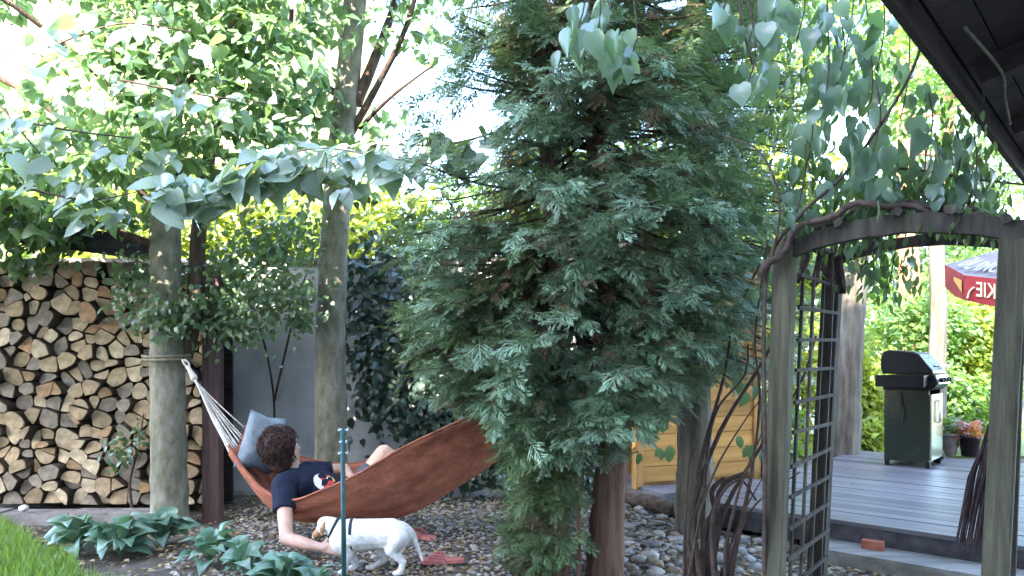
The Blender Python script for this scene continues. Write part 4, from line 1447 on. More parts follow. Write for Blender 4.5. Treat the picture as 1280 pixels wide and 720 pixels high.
# ================================================================== CONIFERS
def conifer(name, label, base, trunk_pts, r0, r1, branches, mat, bark, extra_trunks=(), dry=900, inside=None):
    r = empty(name, base, label, 'tree')
    mb = MB(); trunk_part(mb, trunk_pts, r0, r1, 14, 21, flare=.12); mb.build('trunk', bark, r, True)
    for pts, a, b in extra_trunks:
        mb = MB(); trunk_part(mb, pts, a, b, 10, 22); mb.build('trunk', bark, r, True)
    pos, d, n, s = [], [], [], []
    dp, dd, dn, ds = [], [], [], []
    bmb = MB()
    for (root, tip, sprays) in branches:
        root, tip = Vector(root), Vector(tip)
        o = tip - root; L = o.length
        if L < .05: continue
        mid = root.lerp(tip, .55) + Vector((0, 0, -.05 * L))
        pa = curve([root, mid, tip], 5)
        keep = []
        for p in pa[::2]:
            if inside and not inside(p) and abs(p.x - root.x) > .12: break
            keep.append(p)
        if len(keep) > 1: bmb.tube(keep, taper(len(keep), .010, .003), 4)
        oh = Vector((o.x, o.y, 0)); oh = oh.normalized() if oh.length > .01 else Vector((0, -1, 0))
        for _ in range(sprays):
            t = 1 - rnd.random() ** 1.6 * .8
            p = pa[int(t * (len(pa) - 1))] + Vector((rnd.gauss(0, .045), rnd.gauss(0, .045), rnd.gauss(0, .022)))
            if inside and not inside(p): continue
            side = Vector((-oh.y, oh.x, 0)) * rnd.uniform(-1.1, 1.1)
            dv = oh * rnd.uniform(.3, 1.0) + side + Vector((0, 0, rnd.uniform(-.65, .35)))
            nv = Vector((0, 0, 1)) * rnd.uniform(.5, 1.2) + oh * rnd.uniform(.1, .8) + Vector((rnd.uniform(-.4, .4), rnd.uniform(-.4, .4), 0))
            pos.append(p); d.append(dv); n.append(nv); s.append(rnd.choice((.06, .075, .09, .10, .12, .15)) * rnd.uniform(.85, 1.15))
    bmb.build('branchwork', M_['twig'], r, True)
    tag(r.children[-1], kind='stuff')
    tag(scatter('foliage', SPRAY, pos, d, n, s, mat, r), kind='stuff')
    if dry:
        for _ in range(dry):
            root, tip, k = rnd.choice(branches)
            p = Vector(root).lerp(Vector(tip), rnd.uniform(.15, .92)) + Vector((rnd.gauss(0, .04), rnd.gauss(0, .04), rnd.gauss(0, .04)))
            if inside and not inside(p): continue
            dp.append(p); dd.append((rnd.uniform(-1, 1), rnd.uniform(-1, .3), rnd.uniform(-1, .2))); dn.append((rnd.uniform(-.5, .5), -.6, .6)); ds.append(rnd.uniform(.06, .12))
        tag(scatter('dry_foliage', SPRAY, dp, dd, dn, ds, M_['thuja_dry'], r), kind='stuff')


def zbot(x):
    """lower hem of the big conifer's skirt, by x"""
    xs = [-.75, -.58, -.45, -.25, -.05, .15, .30, .50, .70, .90, 1.10, 1.3, 1.5]
    zs = [1.50, 1.22, 1.02, .90, .84, .68, .60, .62, .80, 1.0, 1.12, 1.40, 1.7]
    return float(np.interp(x, xs, zs))


def half_w(z):
    return float(np.interp(z, [.5, 1.0, 1.5, 2.0, 2.5, 3.0, 4.0, 5.2], [.58, .86, 1.04, 1.10, 1.06, .98, .80, .05]))


def thuja_main():
    br = []
    cx, cy = .34, 3.95
    for k in range(640):
        z = .75 + 4.2 * (k / 640) ** 1.1
        ph = rnd.uniform(0, 6.283)
        # denser on the side that shows
        if math.sin(ph) > .3 and rnd.random() < .45: ph = -ph
        rr = half_w(z) * rnd.uniform(.68, 1.04) * (1 + .16 * noise.noise(Vector((math.cos(ph) * 2, math.sin(ph) * 2, z * 2.2))))
        ry = rr * .80
        tip = Vector((cx + math.cos(ph) * rr, cy + math.sin(ph) * ry, z + rnd.uniform(-.22, .08)))
        root = Vector((cx + rnd.uniform(-.1, .1), cy, min(z + rnd.uniform(-.05, .25), 5.0)))
        br.append((root, tip, 54))

    def inside(p): return p.z > zbot(p.x) + .10 * noise.noise(Vector((p.x * 6, p.y * 6, 0))) and not (p.z > 2.1 and p.x < -.05 and noise.noise(p * 3.1) > .02 - .45 * (.05 - p.x)) and noise.noise(p * 4.3 + Vector((9, 0, 0))) > -.34
    base = Vector(((758 - 640) / F * 3.85, 3.85, -.03))
    conifer('thuja_tree', 'large spreading thuja with a red-brown trunk and hanging blue-green sprays', base,
            [base + Vector((-.01, 0, -.1)), base + Vector((0, 0, .3)), base + Vector((.035, 0, .75)), base + Vector((.02, .03, 1.6)), base + Vector((-.1, .08, 3.0)), base + Vector((-.12, .1, 5.0))], .108, .035,
            br, M_['thuja'], M_['bark_red'], dry=3000, inside=inside)


def thuja_left():
    base = Vector(((697 - 640) / F * 3.75, 3.75, 0))
    br = []
    for k in range(42):
        z = rnd.uniform(.12, .80); ph = rnd.uniform(2.0, 5.2)
        rr = rnd.uniform(.08, .27) * (1.1 - .5 * abs(z - .45))
        br.append((base + Vector((-.02, 0, z)), base + Vector((-.05 + math.cos(ph) * rr, math.sin(ph) * rr * .7 + .05, z + rnd.uniform(-.14, .05))), 20))
    for k in range(110):
        z = rnd.uniform(.7, 1.7); ph = rnd.uniform(1.9, 4.6)
        rr = rnd.uniform(.35, .85)
        br.append((base + Vector((-.03, .05, z + .15)), base + Vector((-.05 + math.cos(ph) * rr, math.sin(ph) * rr * .6, z - rnd.uniform(0, .25))), 26))

    def inside(p): return p.z > zbot(p.x) or (p.x > -.01 and p.z > .03)
    conifer('thuja_tree', 'slim olive-green thuja with low shoots beside the large conifer', base,
            [base + Vector((0, 0, -.1)), base + Vector((.0, 0, .4)), base + Vector((.02, .02, .9)), base + Vector((-.04, .06, 2.0)), base + Vector((-.08, .1, 2.8))], .066, .03,
            br, M_['thuja_olive'], M_['bark_red'], extra_trunks=[([base + Vector((.095, -.1, -.1)), base + Vector((.10, -.1, .4)), base + Vector((.06, 0, 1.0))], .014, .010)], dry=900, inside=inside)


def thuja_right():
    base = Vector((1.27, 5.0, -.06))
    br = []
    for k in range(420):
        z = 1.0 + 4.05 * (k / 420); ph = rnd.uniform(0, 6.283)
        if math.sin(ph) > .3 and rnd.random() < .5: ph = -ph
        rr = rnd.uniform(.5, .86) * float(np.interp(z, [1.1, 1.6, 2.6, 5.1], [.85, 1.0, 1.05, .8]))
        br.append((Vector((1.27, 5.0, z + .15)), Vector((1.27 + math.cos(ph) * rr, 5.0 + math.sin(ph) * rr, z + rnd.uniform(-.2, .05))), 32))

    def inside(p): return p.z > .98 + .12 * noise.noise(p * 5)
    conifer('thuja_tree', 'thuja with a thick bare grey trunk standing in front of the yellow shed', base,
            [base + Vector((0, 0, -.1)), base + Vector((0, 0, .4)), base + Vector((.0, 0, 1.1)), base + Vector((.03, .03, 2.2)), base + Vector((.02, .08, 5.0))], .150, .06,
            br, M_['thuja'], M_['bark_grey'], dry=700, inside=inside)


thuja_main()
thuja_left()
thuja_right()

# ================================================================== YELLOW SHED
UA = R(-42)
U = Vector((math.cos(UA), math.sin(UA), 0)); NN = Vector((-math.sin(UA), math.cos(UA), 0))
MU = rotz(UA)


def build_shed():
    c = G(797, 611); c = Vector((c.x, c.y, 0))          # left front corner
    wa = R(-30); wu = Vector((math.cos(wa), math.sin(wa), 0)); wu = Vector((.93, .36, 0)).normalized()
    wn = Vector((wu.y, -wu.x, 0))                        # faces the camera and the sun side
    MW = rotz(math.atan2(wu.y, wu.x))
    r = empty('shed', c, 'yellow plank garden shed behind the thick grey trunk', 'shed')
    L_ = 1.22; hp = .142
    me = MB(); me.box((0, 0, 0), (L_, .022, hp - .006)); pm = me.mesh('plank'); pm.materials.append(M_['yellow'])
    for k in range(14):
        place('plank', pm, Matrix.Translation(c + wu * (L_ / 2 + .03) + Vector((0, 0, .05 + hp * (k + .5))) + wn * rnd.uniform(0, .006)) @ MW, r)
    mb = MB(); mb.box(c + wu * (L_ / 2 + .03) - wn * .03 + Vector((0, 0, 1.02)), (L_, .02, 2.0), MW); mb.build('backing', M_['yellow_post'], r)
    for t in (0.0, L_ + .06):
        mb = MB(); mb.box(c + wu * t + Vector((0, 0, 1.05)), (.075, .075, 2.1), MW); mb.build('corner_post', M_['yellow_post'], r)
    mb = MB(); mb.box(c + wu * (L_ / 2) - wn * .5 + Vector((0, 0, 2.16)), (L_ + .3, 1.35, .06), MW); mb.build('roof', M_['roofdark'], r)
    mb = MB(); mb.box(c + wu * (L_ / 2 + .03) - wn * .95 + Vector((0, 0, 1.02)), (L_, .03, 2.1), MW); mb.build('rear_wall', M_['yellow_post'], r)
    mb = MB(); mb.box(c + wu * (L_ / 2) + wn * .22 + Vector((0, 0, .0)), (L_, .36, .05), MW); mb.build('door_step', M_['deck'], r)
    mb = MB(); pa = curve([P(775, 610, 5.9), P(812, 612, 5.7), P(845, 622, 5.5)], 6)
    for p in pa: p.z = gz(p.x, p.y) + .055
    mb.tube(pa, taper(len(pa), .07, .075), 10, wob=.1, seed=5)
    o = mb.build('rotten_log', M_['rot'], None, True, loc=pa[0])
    tag(o, 'dark rotten log edging the stones in front of the yellow shed', 'log')


build_shed()

# ================================================================== DECK
C0 = Vector((2.03, 4.64, 0)); DZ = .12


def dk(t, s, z=DZ): return C0 + U * t + NN * s + Vector((0, 0, z))


def build_deck():
    r = empty('wooden_deck', C0, 'weathered grey plank deck beyond the arbor carrying the barbecue', 'deck')
    t0, t1 = -.95, 3.6
    bw = .138
    meshes = []
    for k in range(3):
        mb = MB(); mb.box((0, 0, -.014), (t1 - t0, bw - .007, .028)); m = mb.mesh('deck_board'); m.materials.append(M_['deck']); meshes.append(m)
    for k in range(28):
        M = Matrix.Translation(dk((t0 + t1) / 2 + rnd.uniform(-.01, .01), bw * (k + .5), DZ + rnd.uniform(-.0025, .0025))) @ MU @ Matrix.Rotation(rnd.uniform(-.006, .006), 4, 'X')
        place('deck_board', meshes[k % 3], M, r)
    mb = MB(); mb.box(dk((t0 + t1) / 2, .02, DZ - .10), (t1 - t0, .035, .135), MU); mb.build('front_fascia', M_['fascia'], r)
    mb = MB(); mb.box(dk(t0 + .02, 1.93, DZ - .10), (.035, 3.8, .135), MU); mb.build('side_fascia', M_['fascia'], r)
    for t in (t0 + .3, .6, 1.9, 3.2):
        for s in (.25, 2.0, 3.6):
            mb = MB(); mb.box(dk(t, s, -.08), (.1, .1, .34), MU); mb.build('footing', M_['fascia'], r)
    st = empty('deck_step', dk(.6, -.15, -.1), 'pale weathered step below the front edge of the deck', 'step')
    mb = MB(); mb.box(dk(.95, -.15, -.022), (2.0, .29, .03), MU); mb.build('tread', M_['step'], st)
    mb = MB(); mb.box(dk(.95, -.275, -.083), (1.97, .025, .09), MU); mb.build('riser', M_['step'], st)
    for t in (.02, 1.0, 1.9):
        mb = MB(); mb.box(dk(t, -.11, -.13), (.09, .2, .16), MU); mb.build('bearer', M_['fascia'], st)
    mb = MB(); mb.box((0, 0, 0), (.12, .06, .055)); m = mb.mesh('brick'); m.materials.append(M_['brick'])
    o = place('brick', m, Matrix.Translation(dk(.30, -.09, .016)) @ MU @ rotz(.06))
    tag(o, 'single red brick lying on the pale deck step', 'brick')


build_deck()


def build_bbq():
    c = Vector(((1142 - 640) / F * 7.06, 7.06, DZ))
    r = empty('gas_barbecue', c, 'black gas barbecue with a closed lid standing on the deck', 'barbecue')

    def q(x, y, z): return c + U * x + NN * y + Vector((0, 0, z))
    mb = MB(); mb.box(q(-.01, -.27, .39), (.45, .02, .68), MU); mb.build('side_panel', M_['bbq_panel'], r)
    mb = MB(); mb.box(q(-.01, .27, .39), (.45, .02, .68), MU); mb.build('side_panel', M_['bbq_panel'], r)
    mb = MB(); mb.box(q(-.225, 0, .39), (.02, .52, .68), MU); mb.build('back_panel', M_['bbq_panel'], r)
    mb = MB(); mb.box(q(-.01, 0, .075), (.45, .52, .03), MU); mb.build('bottom_shelf', M_['bbq_panel'], r)
    for s in (-1, 1):
        mb = MB(); mb.box(q(.228, .134 * s, .385), (.018, .262, .62), MU); d = mb.build('door', M_['bbq_front'], r)
        mb = MB(); mb.tube([q(.245, .03 * s, .42), q(.262, .03 * s, .43), q(.262, .03 * s, .62), q(.245, .03 * s, .63)], .007, 6); mb.build('handle', M_['steel'], d, True)
    for x, y in ((-.21, -.255), (.20, -.255), (-.21, .255), (.20, .255)):
        mb = MB(); mb.box(q(x, y, .025), (.045, .04, .05), MU); mb.build('foot', M_['bbq'], r)
    for x in (-.1, .17):
        y = .30 if x < 0 else .30
        mb = MB(); mb.tube([q(x, y - .02, .075), q(x, y + .025, .075)], .075, 16); w_ = mb.build('wheel', M_['rubber'], r, True)
        mb = MB(); mb.tube([q(x, y - .026, .075), q(x, y + .031, .075)], .028, 10); mb.build('hub', M_['steel'], w_)
    # firebox and control panel
    mb = MB()
    prof = [(-.24, .73), (.21, .73), (.27, .76), (.30, .80), (.27, .875), (-.25, .875)]
    n = len(prof); vs = [q(x, y, z) for y in (-.30, .30) for x, z in prof]
    mb.add(vs, [tuple(range(n)), tuple(range(n, 2 * n))[::-1]] + [(i, n + i, n + (i + 1) % n, (i + 1) % n) for i in range(n)])
    mb.build('firebox', M_['bbq'], r)
    mb = MB(); mb.box(q(.292, 0, .835), (.012, .56, .085), MU @ Matrix.Rotation(R(-20), 4, 'Y')); cp = mb.build('control_panel', M_['steel'], r)
    for y in (-.2, -.07, .07, .2):
        mb = MB(); mb.tube([q(.295, y, .838), q(.335, y, .826)], .022, 12); mb.build('knob', M_['bbq'], cp, True)
    # side shelves
    for s in (-1, 1):
        mb = MB(); mb.box(q(-.02, .42 * s, .865), (.48, .23, .022), MU); mb.box(q(-.02, .525 * s, .815), (.48, .02, .095), MU)
        mb.box(q(.205, .41 * s, .82), (.02, .2, .085), MU); mb.box(q(-.245, .41 * s, .82), (.02, .2, .085), MU)
        mb.build('side_shelf', M_['bbq'], r)
    # lid
    prof = [(-.25, .885), (-.27, .95), (-.265, 1.05), (-.235, 1.10), (-.19, 1.118), (.06, 1.10), (.12, 1.075), (.185, .995), (.25, .925), (.262, .885)]
    n = len(prof); vs = [q(x, y, z) for y in (-.30, .30) for x, z in prof]
    mb = MB(); mb.add(vs, [tuple(range(n)), tuple(range(n, 2 * n))[::-1]] + [(i, n + i, n + (i + 1) % n, (i + 1) % n) for i in range(n)])
    lid = mb.build('lid', M_['bbq'], r)
    bv = lid.modifiers.new('b', 'BEVEL'); bv.width = .012; bv.segments = 2
    mb = MB(); mb.tube([q(.25, -.24, .965), q(.295, -.24, .965), q(.30, -.23, .965), q(.30, .23, .965), q(.295, .24, .965), q(.25, .24, .965)], .012, 8); mb.build('handle', M_['steel'], lid, True)
    mb = MB(); mb.box(q(.155, 0, 1.038), (.004, .10, .07), MU @ Matrix.Rotation(R(39), 4, 'Y')); mb.build('thermometer', M_['steel'], lid)
    mb = MB(); mb.tube(curve([q(-.05, -.285, .70), q(-.06, -.30, .62), q(-.03, -.30, .52), q(-.05, -.295, .42)], 5), .012, 6); mb.build('gas_hose', M_['rubber'], r, True)


build_bbq()
bpy.data.objects['gas_barbecue'].scale = (.86, .86, 1.0)


def build_pot(px, py, Y, rad, h_, mat, label, plant=None, z=None):
    c = P(px, py, Y)
    c.z = DZ if z is None else z
    r = empty('plant_pot', c, label, 'pot')
    prof = [(0, .0), (rad * .74, 0), (rad * .95, h_ * .9), (rad * 1.04, h_ * .9), (rad * 1.04, h_), (rad * .9, h_), (rad * .86, h_ * .88), (0, h_ * .88)]
    mb = MB(); K = 18; vs, fs = [], []
    for x, zz in prof:
        for k in range(K): vs.append(c + Vector((math.cos(6.283 * k / K) * max(x, .001), math.sin(6.283 * k / K) * max(x, .001), zz)))
    for i in range(len(prof) - 1):
        for k in range(K): fs.append((i * K + k, i * K + (k + 1) % K, (i + 1) * K + (k + 1) % K, (i + 1) * K + k))
    mb.add(vs, fs); mb.build('pot', mat, r, True)
    if plant:
        pos, d, n, s = [], [], [], []
        for _ in range(90):
            a = rnd.uniform(0, 6.28); t = rnd.random()
            pos.append(c + Vector((math.cos(a) * rad * t, math.sin(a) * rad * t, h_ * .9 + rnd.uniform(0, .14))))
            d.append((math.cos(a) * .7, math.sin(a) * .7, rnd.uniform(.1, 1))); n.append((rnd.uniform(-.5, .5), -.5, .8)); s.append(rnd.uniform(.05, .10))
        tag(scatter('plant', OVAL, pos, d, n, s, plant, r), kind='stuff')


build_pot(1182, 566, 7.75, .135, .24, M_['pot_grey'], 'grey-brown clay pot on the deck behind the barbecue', M_['leaf_ivy'])
build_pot(1212, 566, 7.65, .105, .22, M_['pot_dark'], 'dark pot with reddish plants at the back of the deck', M_['rust_leaf'])


# ================================================================== PARASOL
def build_parasol():
    C = Vector((5.2, 6.2, 0)); Rr = 1.3
    r = empty('parasol', C + Vector((0, 0, DZ)), 'faded grey beer-garden parasol with a red lettered valance over the deck', 'parasol')
    tilt = .23

    def ev(k, dz=0.0, rr=Rr):
        a = R(45 * k); p = C + Vector((math.cos(a) * rr, math.sin(a) * rr, 0))
        p.z = 1.87 + tilt * (p.y - C.y) + dz
        return p
    ap = C + Vector((0, -.03, 2.36))
    inner = M_['par_grey']
    for k in range(8):
        a, b = ev(k), ev(k + 1)
        mb = MB(); vs, fs = [], []
        K = 6
        for i in range(K + 1):
            t = i / K
            for j in range(K + 1):
                q = a.lerp(b, j / K); p = ap.lerp(q, t)
                p.z -= .05 * math.sin(math.pi * t) * math.sin(math.pi * j / K)
                vs.append(p)
        for i in range(K):
            for j in range(K): fs.append((i * (K + 1) + j, (i + 1) * (K + 1) + j, (i + 1) * (K + 1) + j + 1, i * (K + 1) + j + 1))
        mb.add(vs, fs); pn = mb.build('canopy_panel', M_['par_grey'], r, True)
        a2, b2 = ev(k, -.215), ev(k + 1, -.215)
        mb = MB(); vs = []
        for j in range(K + 1):
            vs += [a.lerp(b, j / K), a2.lerp(b2, j / K) + Vector((0, 0, -.025 * math.sin(math.pi * j / K)))]
        mb.add(vs, [(2 * j, 2 * j + 1, 2 * j + 3, 2 * j + 2) for j in range(K)]); va = mb.build('valance', M_['par_red'], r)
        mb = MB(); mb.tube([ap + Vector((0, 0, -.03)), ev(k, -.02)], .012, 6); mb.build('rib', M_['bark_brown'], r)
    mb = MB(); mb.tube([C + Vector((0, 0, DZ)), C + Vector((0, 0, 2.36))], .024, 12); mb.build('pole', M_['bark_brown'], r, True)
    mb = MB(); mb.tube([C + Vector((0, 0, DZ)), C + Vector((0, 0, DZ + .08)), C + Vector((0, 0, DZ + .10)), C + Vector((0, 0, DZ + .3))], [.26, .26, .05, .04], 20); mb.build('base', M_['kerb'], r, True)

    # lettering, mirrored as the picture shows it
    def words(txt, org, xdir, ydir, size, mat, nm, shear=0.0):
        cu = bpy.data.curves.new('txt', 'FONT'); cu.body = txt; cu.size = 1.0; cu.offset = .012; cu.shear = shear
        o = bpy.data.objects.new('txt', cu); COL.objects.link(o)
        me = evaluated(o); bpy.data.objects.remove(o)
        me.materials.clear(); me.materials.append(mat)
        for v in me.vertices:
            p = org + xdir * (v.co.x * size[0]) + ydir * (v.co.y * size[1])
            v.co = p - r.location
        link(nm, me, r)
    # near-left panel between the corners at 180 and 225 degrees
    a, b = ev(4), ev(5)
    a2, b2 = ev(4, -.215), ev(5, -.215)
    along = (b - a).normalized(); outn = Vector((-.92, -.38, 0)).normalized() * .012
    # the word begins at the far right and runs to the left (mirrored)
    st = a2.lerp(b2, .335) + outn + Vector((0, 0, .05))
    words('SKIE', st, -along, Vector((0, 0, 1)), (.125, .175), M_['par_cream'], 'lettering')
    sl = (a.lerp(b, .4) - ap).normalized()
    st = a.lerp(b, .34) + outn - sl * .05 + Vector((-.01, 0, .03))
    words('NOMI', st, -along, -sl, (.115, .26), M_['par_text'], 'lettering', .2)
    e3 = ev(3); al1 = (a - e3).normalized(); sl1 = (e3.lerp(a, .6) - ap).normalized()
    st = e3.lerp(a, .97) + Vector((-.92, .38, 0)) * .014 - sl1 * .05 + Vector((-.01, 0, .03))
    words('LAS', st, -al1, -sl1, (.30, .26), M_['par_text'], 'lettering', .2)
    # gold print near the corner on the other panel
    c, d = ev(3, -.19), ev(4, -.19)
    o2 = Vector((-.92, .38, 0)) * .012
    mb = MB(); p0, p1 = c.lerp(d, .55) + o2, c.lerp(d, .93) + o2
    mb.add([p0 + Vector((0, 0, .10)), p0 + Vector((0, 0, .13)), p1 + Vector((0, 0, .14)), p1 + Vector((0, 0, .03))], [(0, 1, 2, 3)]); mb.build('gold_print', M_['par_gold'], r)
    p0 = a2.lerp(b2, .03) + outn
    mb = MB(); mb.tube(curve([p0 + Vector((0, 0, .02)), p0 + along * .02 + Vector((0, 0, .08)), p0 + along * .06 + Vector((0, 0, .12))], 4), .009, 5); mb.build('gold_print', M_['par_cream'], r)


build_parasol()

# ================================================================== ARBOR
AA = R(-37)
AU = Vector((math.cos(AA), math.sin(AA), 0)); AN = Vector((-math.sin(AA), math.cos(AA), 0)); MA = rotz(AA)
A0 = Vector((1.18, 3.2, 0))


def ar(t, s, z): return A0 + AU * t + AN * s + Vector((0, 0, z))


def build_arbor():
    r = empty('garden_arbor', A0, 'rustic weathered timber arbor with curved top beams in front of the deck', 'arbor')

    def post(t, s, ztop, wd, lean, mat):
        lean = Vector(lean)
        mb = MB(); K = 9; vs = []
        for i in range(K):
            f = i / (K - 1); c = ar(t, s, -.35 + (ztop + .35) * f) + lean * (f - .5)
            for x, y in ((-1, -1), (1, -1), (1, 1), (-1, 1)):
                ww = wd / 2 * (1 + .05 * noise.noise(Vector((i * .7, x, y + t * 5))))
                vs.append(c + AU * x * ww + AN * y * ww)
        fs = [(4 * i + k, 4 * i + (k + 1) % 4, 4 * i + 4 + (k + 1) % 4, 4 * i + 4 + k) for i in range(K - 1) for k in range(4)] + [(3, 2, 1, 0), tuple(4 * (K - 1) + k for k in range(4))]
        mb.add(vs, fs); o = mb.build('post', mat, r)
        b = o.modifiers.new('b', 'BEVEL'); b.width = .007; b.segments = 2
        return o
    post(0, 0, 1.68, .086, (.075, 0, 0), M_['arbor'])
    post(0, .8, 1.72, .088, (.11, 0, 0), M_['arbor_dark'])
    post(.82, 0, 1.66, .088, (.105, 0, 0), M_['arbor'])
    post(.81, .8, 1.72, .095, (.08, 0, 0), M_['arbor_dark'])
    lr = Vector((.05, 0, 0))
    # curved beams: flat sawn arcs front and back, a few tie pieces across
    for s, zr, wd in ((-.02, 0.0, .05), (.80, .045, .04)):
        pa = curve([ar(-.06, s, 1.60 + zr) + lr, ar(.16, s, 1.665 + zr) + lr, ar(.42, s, 1.69 + zr) + lr, ar(.66, s, 1.665 + zr) + lr, ar(.90, s, 1.60 + zr) + lr], 6)
        mb = MB(); vs = []
        for i, p in enumerate(pa):
            hh = (.038 if s < .5 else .027) * (1 + .2 * noise.noise(Vector((i * .5, s, 1))))
            for y, z in ((-wd / 2, -hh), (wd / 2, -hh), (wd / 2, hh), (-wd / 2, hh)): vs.append(p + AN * y + Vector((0, 0, z)))
        K = len(pa)
        mb.add(vs, [(4 * i + k, 4 * i + (k + 1) % 4, 4 * i + 4 + (k + 1) % 4, 4 * i + 4 + k) for i in range(K - 1) for k in range(4)] + [(3, 2, 1, 0), tuple(4 * (K - 1) + k for k in range(4))])
        mb.build('arched_beam', M_['arbor_dark'], r)
    for t, z in ((.02, 1.66), (.22, 1.715), (.44, 1.735), (.62, 1.72), (.80, 1.665)):
        mb = MB(); mb.tube([ar(t, -.075, z) + lr, ar(t, .4, z + .022) + lr, ar(t + .02, .87, z + .03) + lr], [.020, .022, .019], 7, wob=.16, seed=int(t * 100)); mb.build('cross_pole', M_['arbor_dark'], r)
    # lattice on the left side
    for k in range(4):
        s = .12 + .185 * k
        mb = MB(); mb.box(ar(.0, s, .72) + Vector((.045, 0, 0)), (.012, .022, 1.66), MA @ Matrix.Rotation(R(2.4), 4, 'Y')); mb.build('lattice_slat', M_['arbor_dark'], r)
    for k in range(12):
        z = -.04 + .142 * k
        mb = MB(); mb.box(ar(.014, .40, z) + Vector((.045 + (z - .8) * .045, 0, 0)), (.012, .74, .016), MA @ Matrix.Rotation(rnd.uniform(-.025, .025), 4, 'X')); mb.build('lattice_slat', M_['arbor_dark'], r)


build_arbor()


def build_besom():
    foot = P(1216, 684, 3.62); top = P(1243, 535, 3.52); hnd = P(1256, 400, 3.45)
    r = empty('besom_broom', Vector((foot.x, foot.y, foot.z)), 'twig besom broom leaning against the right arbor post', 'broom')
    mb = MB(); mb.tube([top.lerp(foot, .3), top, hnd], [.013, .012, .011], 8); mb.build('handle', M_['besom'], r, True)
    hd = MB()
    for k in range(70):
        a = rnd.uniform(0, 6.28); q = math.sqrt(rnd.random())
        e = foot + Vector((math.cos(a) * .085 * q, math.sin(a) * .05 * q, rnd.uniform(-.02, .05)))
        s0 = top + Vector((math.cos(a) * .018, math.sin(a) * .018, rnd.uniform(-.02, .05)))
        m = s0.lerp(e, .45) + Vector((math.cos(a) * .03 * q, math.sin(a) * .03 * q, 0))
        hd.tube([s0, m, e], [.004, .005, .002], 4)
    o = hd.build('twig_head', M_['besom'], r); tag(o, kind='stuff')
    for t in (.10, .30):
        c = top.lerp(foot, t); d = (foot - top).normalized(); u = d.orthogonal().normalized(); v = d.cross(u)
        mb = MB(); mb.tube([c + (u * math.cos(a) + v * math.sin(a)) * (.026 + t * .07) for a in np.linspace(0, 6.283, 16)], .004, 5); mb.build('binding', M_['twig'], r)


build_besom()


# ================================================================== BARE SHRUB AND CLIMBERS
def build_bare_shrub():
    b = Vector((.98, 3.55, -.06))
    r = empty('bare_shrub', b, 'bare dark-stemmed shrub arching up beside the left arbor post', 'shrub')
    st = [([(860, 735), (866, 640), (900, 540), (960, 440), (985, 370)], .014), ([(866, 740), (872, 600), (905, 470), (918, 400), (950, 330)], .011), ([(885, 735), (905, 640), (950, 560), (1000, 480), (1020, 420)], .011),
          ([(895, 735), (890, 660), (900, 620), (925, 600), (945, 625)], .012), ([(880, 735), (884, 665), (893, 640), (905, 605), (935, 590)], .024), ([(910, 735), (925, 660), (938, 600), (950, 500), (944, 420), (960, 300)], .010),
          ([(855, 735), (856, 660), (862, 580), (868, 560)], .006), ([(878, 738), (880, 620), (893, 520), (930, 470), (935, 430)], .009), ([(905, 740), (915, 690), (945, 630), (1000, 590)], .008), ([(880, 735), (870, 690), (868, 650), (880, 610)], .018), ([(905, 690), (925, 610), (960, 520), (975, 450)], .006), ([(890, 738), (886, 690), (896, 650), (890, 615), (905, 598)], .026), ([(872, 738), (864, 690), (870, 665)], .020), ([(905, 738), (912, 700), (908, 670)], .018), ([(858, 738), (885, 610), (935, 520), (990, 455)], .006), ([(895, 738), (930, 640), (985, 545)], .005)]
    for pts, rad in st:
        Y = 3.5 + rnd.uniform(-.12, .12)
        c = curve([P(x, y, Y + .02 * i) for i, (x, y) in enumerate(pts)], 6)
        c[0].z = -.12
        mb = MB(); mb.tube(c, [rad * (.45 + 1.25 * (1 - i / (len(c) - 1)) ** 2) for i in range(len(c))], 7, wob=.14, seed=int(rad * 1e4)); mb.build('stem', M_['twig'], r, True)
    pos, d, n, s = [], [], [], []
    for (px, py, k) in ((812, 555, 0), (828, 552, 0), (930, 480, 4), (960, 350, 8), (940, 560, 5), (970, 420, 6), (800, 540, 3), (820, 520, 5)):
        for _ in range(max(k, 2)):
            pos.append(P(px + rnd.uniform(-16, 16), py + rnd.uniform(-16, 16), 3.5 + rnd.uniform(-.1, .3))); d.append((rnd.uniform(-.6, .6), -.2, -1)); n.append((rnd.uniform(-.4, .4), -1, .3)); s.append(rnd.uniform(.05, .085))
    tag(scatter('foliage', OVAL, pos, d, n, s, M_['leaf_tree'], r), kind='stuff')


build_bare_shrub()

VINE = [leaf_mesh('leaf', t, M_['leaf_vine']) for t in (leaf_heart(.75, .5, .45, seed=12), leaf_heart(.68, .45, .2, False, seed=14), leaf_heart(.95, .14, .2, seed=3), leaf_heart(.85, .3, .35, seed=4), leaf_heart(.9, .2, .1, seed=6), leaf_heart(.8, .4, .3, seed=8))]


